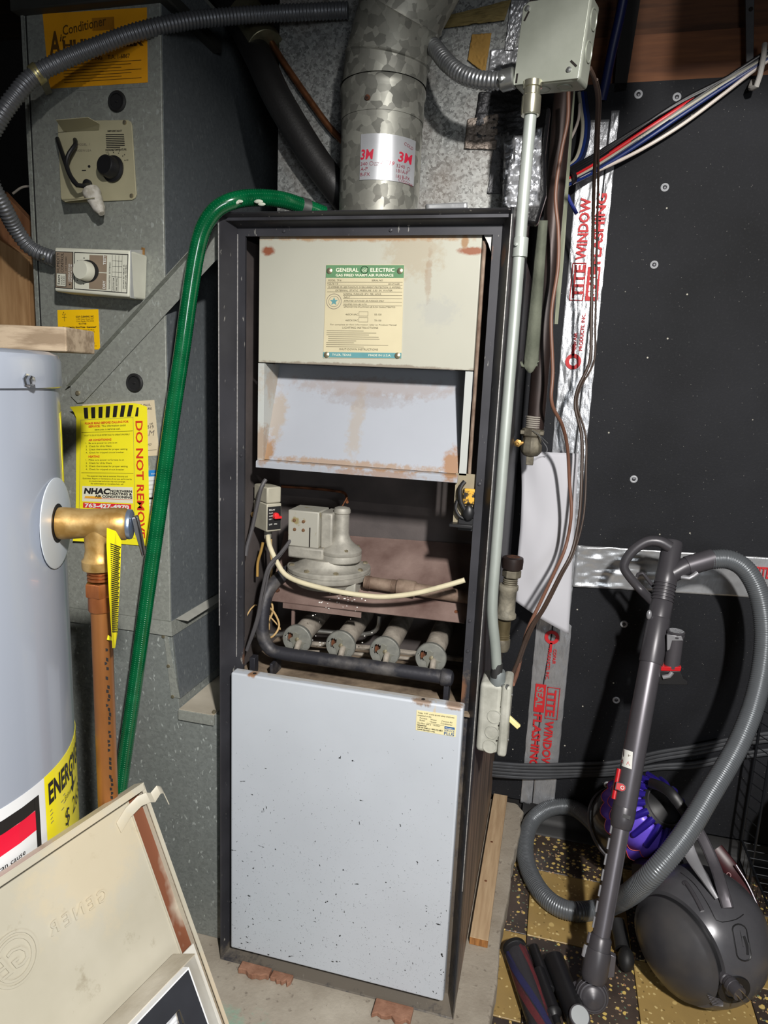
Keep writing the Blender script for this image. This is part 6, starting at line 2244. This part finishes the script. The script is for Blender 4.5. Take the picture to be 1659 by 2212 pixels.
flat_bar(P_[:int(len(P_) * .45)], .0125, .010).build('carry_handle', BLACK, VAC)
flat_bar(P_[int(len(P_) * .42):], .0125, .011).build('handle_arm', WAND, VAC)
P2 = spline([on_ball(1478, 1815, BR_ + .06)[0], on_ball(1496, 1855, BR_ + .03)[0], on_ball(1523, 1900, BR_ + .014)[0], on_ball(1549, 1942, BR_ + .002)[0]], .01)
flat_bar(P2, .018, .010, lambda t: 1 - .75 * t).build('inner_arm', SILV, VAC)
m = MB().tube(ats([(1590, 1868, .45), (1618, 1915, .42), (1645, 1980, .38), (1662, 2050, .34)]), .0022, 8)
m.build('rear_trim', WAND, VAC)
p = at(1574, 1890, Y=.44)
m = MB().lathe([(.0055, 0), (.0055, .001), (.0042, .001), (.0042, 0)], p, V((.1, -.8, .5)), 16, cap=False)
m.build('badge_ring', plain('pale_pink_ring', C(170, 130, 130), .5, var=0), VAC)
flat_bar(spline([at(1545, 1835, Y=.50), at(1580, 1880, Y=.47), at(1605, 1925, Y=.43), at(1622, 1960, Y=.40)], .01), .02, .012).build('rear_body', plain('maroon_rear_body', C(60, 24, 28), .4, var=.1), VAC)
flat_bar(spline([at(1400, 1900, Y=.46), at(1440, 1900, Y=.42), at(1480, 1880, Y=.40)], .01), .05, .05).build('chassis_neck', BLACK, VAC)
# caster foot beside the ball
m = MB().tube(ats([(1332, 1990, .40), (1340, 2020, .37), (1345, 2050, .34)]), .018, 14, .01)
m.sphere(at(1352, 2072, Z=-.034), .0255, 18, (.75, 1.1, 1))
m.build('caster_foot', RUBBER, VAC)

# wand --------------------------------------------------------------
W0, W1 = at(1275, 2150, Z=-.015), at(1453, 1172, Y=.63)


def proj(p):
    d_ = p - CAM
    return 829.5 + FPX * d_.dot(RIGHT) / d_.dot(FWD), 1106 + FPX * d_.dot(DOWN) / d_.dot(FWD)


def W(py):
    lo, hi = -.1, 1.1
    for _ in range(50):
        t = (lo + hi) / 2
        if proj(W0.lerp(W1, t))[1] > py:
            lo = t
        else:
            hi = t
    return W0.lerp(W1, t)


WX = (W1 - W0).normalized()
vw = (W(1650) - CAM).normalized()
WR = vw.cross(WX).normalized()
if WR.dot(RIGHT) < 0:
    WR = -WR
WF_ = WX.cross(WR).normalized()
if WF_.dot(vw) > 0:
    WF_ = -WF_          # towards the camera


def wl(prof, name, mat, par, n=40):
    """prof = [(radius, py)] along the wand"""
    return MB().lathe([(r, (W(py) - W0).dot(WX)) for r, py in prof], W0, WX, n).build(name, mat, par)


wl([(.0165, 2026), (.0190, 2024), (.0190, 1772)], 'inner_tube', WAND, VAC)
it = VAC.children[-1]
m = MB()
for k in range(7):
    y0 = 1782 + k * 34
    a, b = W(y0) - WR * .0195 + WF_ * .004, W(y0 + 24) - WR * .0195 + WF_ * .004
    m = MB().tube([a, b], .0026, 8)
    m.build('height_notch', SILV, it)
MB().tube([W(1780) + WR * .0175 + WF_ * .006, W(2000) + WR * .0175 + WF_ * .006], .0022, 8).build('side_rail', WAND_D, it)
wl([(.020, 1790), (.0235, 1786), (.0255, 1772), (.0262, 1768), (.0262, 1746), (.0255, 1743)], 'joint_collar', WAND_D, VAC)
p = W(1760) + WR * .008 + WF_ * .0262
MB().prism([p + WX * .004 - WR * .008, p + WX * .004 + WR * .008, p - WX * .004 + WR * .008, p - WX * .004 - WR * .008], WF_ * .001).build('collar_slot', BLACK, VAC, smooth=False)
ut = wl([(.0250, 1744), (.0256, 1742), (.0254, 1432)], 'outer_tube', WAND, VAC)
wl([(.0268, 1433), (.0278, 1430), (.0276, 1338), (.0262, 1335)], 'upper_sleeve', WAND_D, VAC)
wl([(.0262, 1337), (.0262, 1300), (.0255, 1299)], 'lock_collar', WAND_D, VAC)
pr_ = []
for k in range(6):
    pr_ += [(.0250, 1299 - k * 7), (.0272, 1298 - k * 7), (.0272, 1295 - k * 7), (.0250, 1294 - k * 7)]
wl(pr_, 'ribbed_grip', WAND_D, VAC)
wl([(.0255, 1262), (.0262, 1260), (.0262, 1240), (.0250, 1236), (.0245, 1174), (.0225, 1170)], 'top_tube', WAND_D, VAC)
a = W(1246)
b = at(1480, 1224, Y=.60)
c = at(1541, 1206, Y=.615)
MB().tube([a, a.lerp(b, .6), b, b.lerp(c, .4)], .0225, 28, .01).build('branch_tube', WAND_D, VAC)
MB().cyl(b.lerp(c, .05), c, .0245, 28, ch=.001).build('hose_cuff', WAND, VAC)
m = MB().tube([b + V((-.01, -.02, -.022)), b + V((.008, -.024, -.022)), b.lerp(c, .4) + V((0, -.024, -.018))], .006, 10)
m.build('cuff_latch', SILV, VAC)
# grip loop
wy = W(1220).y
gp = [at(1447, 1182, Y=wy), at(1425, 1170, Y=wy), at(1398, 1170, Y=wy), at(1371, 1186, Y=wy - .003), at(1353, 1208, Y=wy - .006), at(1348, 1226, Y=wy - .008), at(1360, 1246, Y=wy - .008), at(1386, 1276, Y=wy - .008), at(1414, 1304, Y=W(1300).y - .004)]
MB().tube(gp, .0105, 16, .008, rf=lambda L: .0145 - .0035 * min(1, L / .16)).build('grip_loop', WAND_D, VAC)
m = MB().tube([at(1412, 1268, Y=wy - .01), at(1398, 1250, Y=wy - .012), at(1388, 1238, Y=wy - .012), at(1378, 1240, Y=wy - .01), at(1376, 1246, Y=wy - .008)], .0042, 10, .006)
m.build('trigger', WAND_D, VAC)
p = at(1402, 1328, Y=W(1328).y - .02)
MB().sphere((0, 0, 0), .011, 14, (.6, .6, 1.15)).build('release_clip', SILV, VAC, loc=p - V((1.033, .289, -.06)))
# red slider and button
def wpt(px, py, rr=.0262, out=0):
    """place on the wand's cylinder under a picture point"""
    c_ = W(py)
    x_ = (at(px, py, D=(c_ - CAM).dot(FWD)) - c_).dot(WR)
    x_ = max(-rr * .98, min(rr * .98, x_))
    return c_ + WR * x_ + WF_ * (sqrt(rr * rr - x_ * x_) + out)


lf = [wpt(1328, 1668, .0262, .0), wpt(1327, 1690, .0262, .0), wpt(1325, 1712, .0262, .0), wpt(1324, 1733, .0262, .0)]
MB().tube(lf, .0076, 12, .006).build('slider_rim', WAND, VAC)
MB().tube([q_ + WF_ * .0030 for q_ in lf], .0058, 12, .006).build('red_slider', REDP, VAC)
q_ = wpt(1342, 1704, .0262)
lob = [(-.012, .0075), (.002, .0085), (.008, .005), (.0095, 0), (.008, -.005), (.002, -.0085), (-.012, -.0075)]
MB().prism([q_ - WF_ * .004 + WR * x * 1.12 + WX * y * 1.15 for x, y in lob], WF_ * .0075).build('lobe_rim', WAND, VAC, bevel=.0012)
MB().prism([q_ + WF_ * .0030 + WR * x * .95 + WX * y * .92 for x, y in lob], WF_ * .002).build('red_lobe', REDP, VAC, bevel=.0006)
MB().lathe([(.0042, 0), (.0042, .001), (.0028, .001), (.0026, 0)], wpt(1344, 1704, .0262, .0054), WF_, 16, cap=False).build('button_ring', WHITE_INK, VAC)
# warning sticker
f0 = lambda x, y: (wpt(1337 + x - y * .02 - .04 * y, 1624 + y + x * .05, .0256, .0003), WF_)
d = Decal(f0, 30, 36, lift=.0003)
ws = d.base(WHITE_INK, 'warning_sticker', VAC, nx=8, ny=2, thick=.0003)
d.poly([(21, 22), (17, 30), (26, 30)], RED_INK)
d.poly([(21.3, 24), (18.7, 29), (24.2, 29)], WHITE_INK, 2)
d.rect(21, 25.5, 22, 28, RED_INK, 3)
d.text(3, 30, 9, 'X', RED_INK)
d.rect(4, 10, 22, 11.5, GREY_INK)
d.poly([(20, 8), (20, 13), (26, 9)], GREY_INK)
d.build(ws)
# crevice and brush tools clipped to the wand
AY = W(1400).y - .004
TL = at(1452, 1350, Y=AY)
TB = at(1449, 1442, Y=AY)
tx = (TL - TB).normalized()
m = MB().prism([at(1441, 1372, Y=AY - .02), at(1441, 1406, Y=AY - .02), at(1447, 1403, Y=AY - .02), at(1452, 1384, Y=AY - .02), at(1476, 1384, Y=AY - .02), at(1472, 1374, Y=AY - .02)], (0, .012, 0))
m.build('tool_bracket', SILV, VAC, bevel=.001)
L = (TL - TB).length
Tc = at(1459, 1376, Y=AY)
Td = at(1451, 1440, Y=AY)
MB().cyl(Td, Tc - (Tc - Td) * .02, .0185, 24).build('tool_tube', WAND, VAC)
MB().lathe([(.0185, 0), (.0205, .002), (.0205, .006), (.0190, .008), (.0205, .010), (.0205, .014), (.018, .016)], Tc, Tc - Td, 24).build('tool_collar', WAND_D, VAC)
m = MB().prism([at(1424, 1440, Y=AY - .018), at(1472, 1441, Y=AY - .018), at(1470, 1450, Y=AY - .018), at(1425, 1449, Y=AY - .018)], (0, .03, 0))
m.build('red_lint_strip', REDP, VAC, bevel=.0008)
m = MB().prism([at(1424, 1450, Y=AY - .016), at(1470, 1450, Y=AY - .016), at(1476, 1466, Y=AY - .016), at(1486, 1472, Y=AY - .016), at(1486, 1480, Y=AY - .016), at(1422, 1479, Y=AY - .016)], (0, .025, 0))
m.build('tool_nozzle', BLACK, VAC, bevel=.0015)
m = MB().tube([at(1432, 1463, Y=AY - .02), at(1446, 1460, Y=AY - .022), at(1452, 1452, Y=AY - .02)], .0055, 12)
m.build('nozzle_tab', SILV, VAC)
# floor head ----------------------------------------------------------
wl([(.0215, 2056), (.0245, 2052), (.0240, 2026), (.0205, 2020)], 'neck_collar', WAND_D, VAC)
wl([(.0235, 2120), (.0285, 2108), (.0278, 2058), (.0265, 2050)], 'neck', WAND_D, VAC)
m = MB().tube([wpt(1262, 2050, .027, .002), wpt(1258, 2062, .028, .004), wpt(1256, 2074, .028, .002)], .0052, 10)
m.build('neck_clip', SILV, VAC)
m = MB().tube([wpt(1272, 2022, .024, .001), wpt(1268, 2032, .025, .003), wpt(1268, 2044, .026, .002)], .0036, 10)
m.build('neck_clip', WAND, VAC)
m = MB().prism([at(1318, 2062, Y=.215), at(1331, 2068, Y=.215), at(1327, 2112, Y=.205), at(1308, 2114, Y=.205)], (0, .012, 0))
m.build('yoke_plate', WAND, VAC, bevel=.0015)
EC = at(1278, 2148, Z=-.022)
ex = V((.08, -.88, .40)).normalized()
MB().lathe([(.022, -.030), (.034, -.016), (.0365, .0), (.0355, .006), (.0345, .0064), (.0325, .013), (.0305, .0133), (.0275, .0185), (.0245, .0188), (.0205, .0225), (.0185, .0228), (.014, .0255), (.0125, .0257), (.009, .0275), (0, .0285)], EC, ex, 44).build('swivel_ball', WAND_D, VAC)
MB().tube([at(1240, 2135, Z=-.03), at(1262, 2148, Z=-.026), at(1275, 2160, Z=-.026)], .016, 14).build('swivel_yoke', WAND_D, VAC)
bd = (at(1166, 2212, Z=-.033) - at(1110, 2046, Z=-.033)).normalized()
bd.z = 0
bd.normalize()


def head_cyl(px, py, r, L, name, mat, n=28, ch=.002):
    a = at(px, py, Z=-.060 + r + .001)
    a.z = -.060 + r + .001
    return MB().cyl(a, a + bd * L, r, n, ch=ch).build(name, mat, VAC)


tcl = NT('clear_brush_cover')
CLR = tcl.done(C(150, 150, 156), .12, 0.0, Transmission_Weight=.92, IOR=1.12)
bc = head_cyl(1112, 2048, .0275, .30, 'brush_cover', CLR, 36)
a = at(1112, 2048, Z=-.0315)
a.z = -.0315
a = a + bd * .012
tbr = NT('red_blue_bristle')
sx = tbr.n('SeparateXYZ')
side = XA.cross(ZA)
hx = MB()
BRR = plain('red_bristle', C(168, 34, 40), .8, var=.2, scale=200)
BBL = plain('blue_bristle', C(40, 40, 130), .8, var=.2, scale=200)
bu = bd.cross(ZA).normalized()
core = MB().cyl(a, a + bd * .275, .0165, 20).build('brush_core', plain('brush_core_grey', C(70, 66, 70), .6), bc)
for k, (mt, ph) in enumerate(((BRR, 0.0), (BBL, .75), (BRR, pi), (BBL, pi + .75))):
    m = MB()
    vs, fs = [], []
    for i in range(41):
        t = i / 40
        an = ph + 1.5 * t * 2 + 2.2
        for r_, w_ in ((.0163, -.35), (.0238, -.3), (.0238, .3), (.0163, .35)):
            vs.append(a + bd * .272 * t + (bu * cos(an + w_) + ZA * sin(an + w_)) * r_)
    for i in range(40):
        for q_ in range(4):
            fs.append((i * 4 + q_, i * 4 + (q_ + 1) % 4, (i + 1) * 4 + (q_ + 1) % 4, (i + 1) * 4 + q_))
    m.add(vs, fs)
    m.build('bristle_strip', mt, bc)
MB().cyl(at(1112, 2048, Z=-.0315) - bd * .004, at(1112, 2048, Z=-.0315) + bd * .010, .0282, 36, ch=.002).build('brush_end_cap', RUBBER, bc)
b_ = at(1152, 2046, Z=-.035)
MB().cyl(b_, b_ + bd * .12, .0125, 24, ch=.002).build('rear_roller', BLACK, VAC)
b_ = at(1163, 2098, Z=-.032)
MB().cyl(b_, b_ + bd * .105, .0155, 24, ch=.002).build('side_housing', BLACK, VAC)
b2 = b_ + bd * .105
MB().lathe([(.0155, -.004), (.0175, -.001), (.0165, .004), (.009, .012), (.008, .03)], b2, bd, 24).build('housing_neck', BLACK, VAC)
b_ = at(1196, 2072, Z=-.034)
mh = MB().cyl(b_, b_ + bd * .155, .0240, 28, ch=.002).build('motor_housing', BLACK, VAC)
b3 = b_ + bd * .155
tilt = (bd * .5 + ZA * .86).normalized()
MB().lathe([(.021, -.014), (.0225, -.002), (.0215, .0)], b3 + ZA * .018 + bd * .008, tilt, 28).build('end_ring', WAND_D, mh)
MB().lathe([(.0190, -.001), (.0188, .0012), (0, .0014)], b3 + ZA * .018 + bd * .008, tilt, 28).build('pale_end_disc', plain('pale_disc', C(160, 164, 166), .5, var=.02), mh)
m = MB().box((-.5, 0, 0), (-.4, .01, .01))
# hose: from the wand, round in a loop on the floor and into the bin
Hz = -.036
hpts = [c - (c - b).normalized() * .01] + [at(x, y, Y=d_) for x, y, d_ in ((1575, 1209, .615), (1612, 1232, .61), (1640, 1285, .60), (1652, 1360, .58), (1647, 1440, .55), (1629, 1520, .51), (1603, 1590, .46), (1575, 1645, .42), (1533, 1715, .36), (1488, 1790, .30), (1441, 1853, .255), (1395, 1902, .25), (1350, 1938, .31))]
hpts += [at(x, y, Z=Hz) for x, y in ((1300, 1962), (1243, 1969), (1196, 1953), (1160, 1915), (1137, 1862))]
hpts += [at(1136, 1812, Z=-.025), at(1150, 1773, Z=-.012), at(1178, 1750, Z=.005), at(1212, 1742, Z=.018), at(1245, 1749, Z=.03), at(1275, 1772, Z=.045), at(1302, 1802, Z=.07)]
pitch = .0054
MB().tube(hpts, .0225, 22, pitch / 5, rf=lambda L: .0222 + .0020 * abs(cos(pi * L / pitch)) ** .7).build('ribbed_hose', HOSE, VAC, sharp=180)

# ------------------------------------------------------------------ wire rack at the right edge
RKM = plain('black_wire', C(40, 42, 46), .35, .6)
rt, rb = at(1645, 1526, Y=.70), at(1606, 1812, Y=.70)
rxx = (rt.x + rb.x) / 2
RACK = thing('wire_rack', (rxx + .2, .55, -.06), 'dark wire rack at the right edge of the photo', 'rack')
MB().cyl((rxx, .70, -.058), (rxx, .70, rt.z), .0035, 10).build('upright', RKM, RACK)
MB().cyl((rxx + .022, .66, -.058), (rxx + .022, .66, rt.z), .0035, 10).build('upright', RKM, RACK)
for k in range(11):
    z = rb.z + .03 + k * (rt.z - rb.z - .04) / 10
    MB().cyl((rxx, .70, z), (rxx + .022, .66, z), .0014, 6).build('rung', RKM, RACK)
z = rb.z - .005
MB().cyl((rxx, .70, z), (rxx, .25, z), .003, 8).build('shelf_rail', RKM, RACK)
MB().cyl((rxx, .70, z - .06), (rxx, .25, z - .06), .003, 8).build('shelf_rail', RKM, RACK)
for k in range(14):
    y = .69 - k * .032
    MB().tube([(rxx, y, z - .06), (rxx, y, z), (rxx + .30, y, z)], .0013, 6, smooth=False).build('shelf_wire', RKM, RACK)
MB().cyl((rxx, .25, -.058), (rxx, .25, z + .02), .004, 10).build('upright', RKM, RACK)
for y_ in (.25, .69):
    MB().cyl((rxx + .30, y_, -.058), (rxx + .30, y_, z + .02), .004, 10).build('upright', RKM, RACK)
MB().cyl((rxx + .30, .70, z), (rxx + .30, .25, z), .003, 8).build('shelf_rail', RKM, RACK)
m = MB().sphere((rxx + .125, .52, z + .145), .15, 28, (.62, .9, .97))
for i, p in enumerate(m.v):
    k = noise.noise(p * 9) * .012 + noise.noise(p * 25) * .004
    m.v[i] = p + (p - V((rxx + .125, .52, z + .145))).normalized() * k
tag(m.build('navy_sack', plain('navy_cloth', C(24, 32, 52), .7, bump=.4, bscale=60)), 'dark navy cloth sack sitting on the wire rack at right', 'bag')
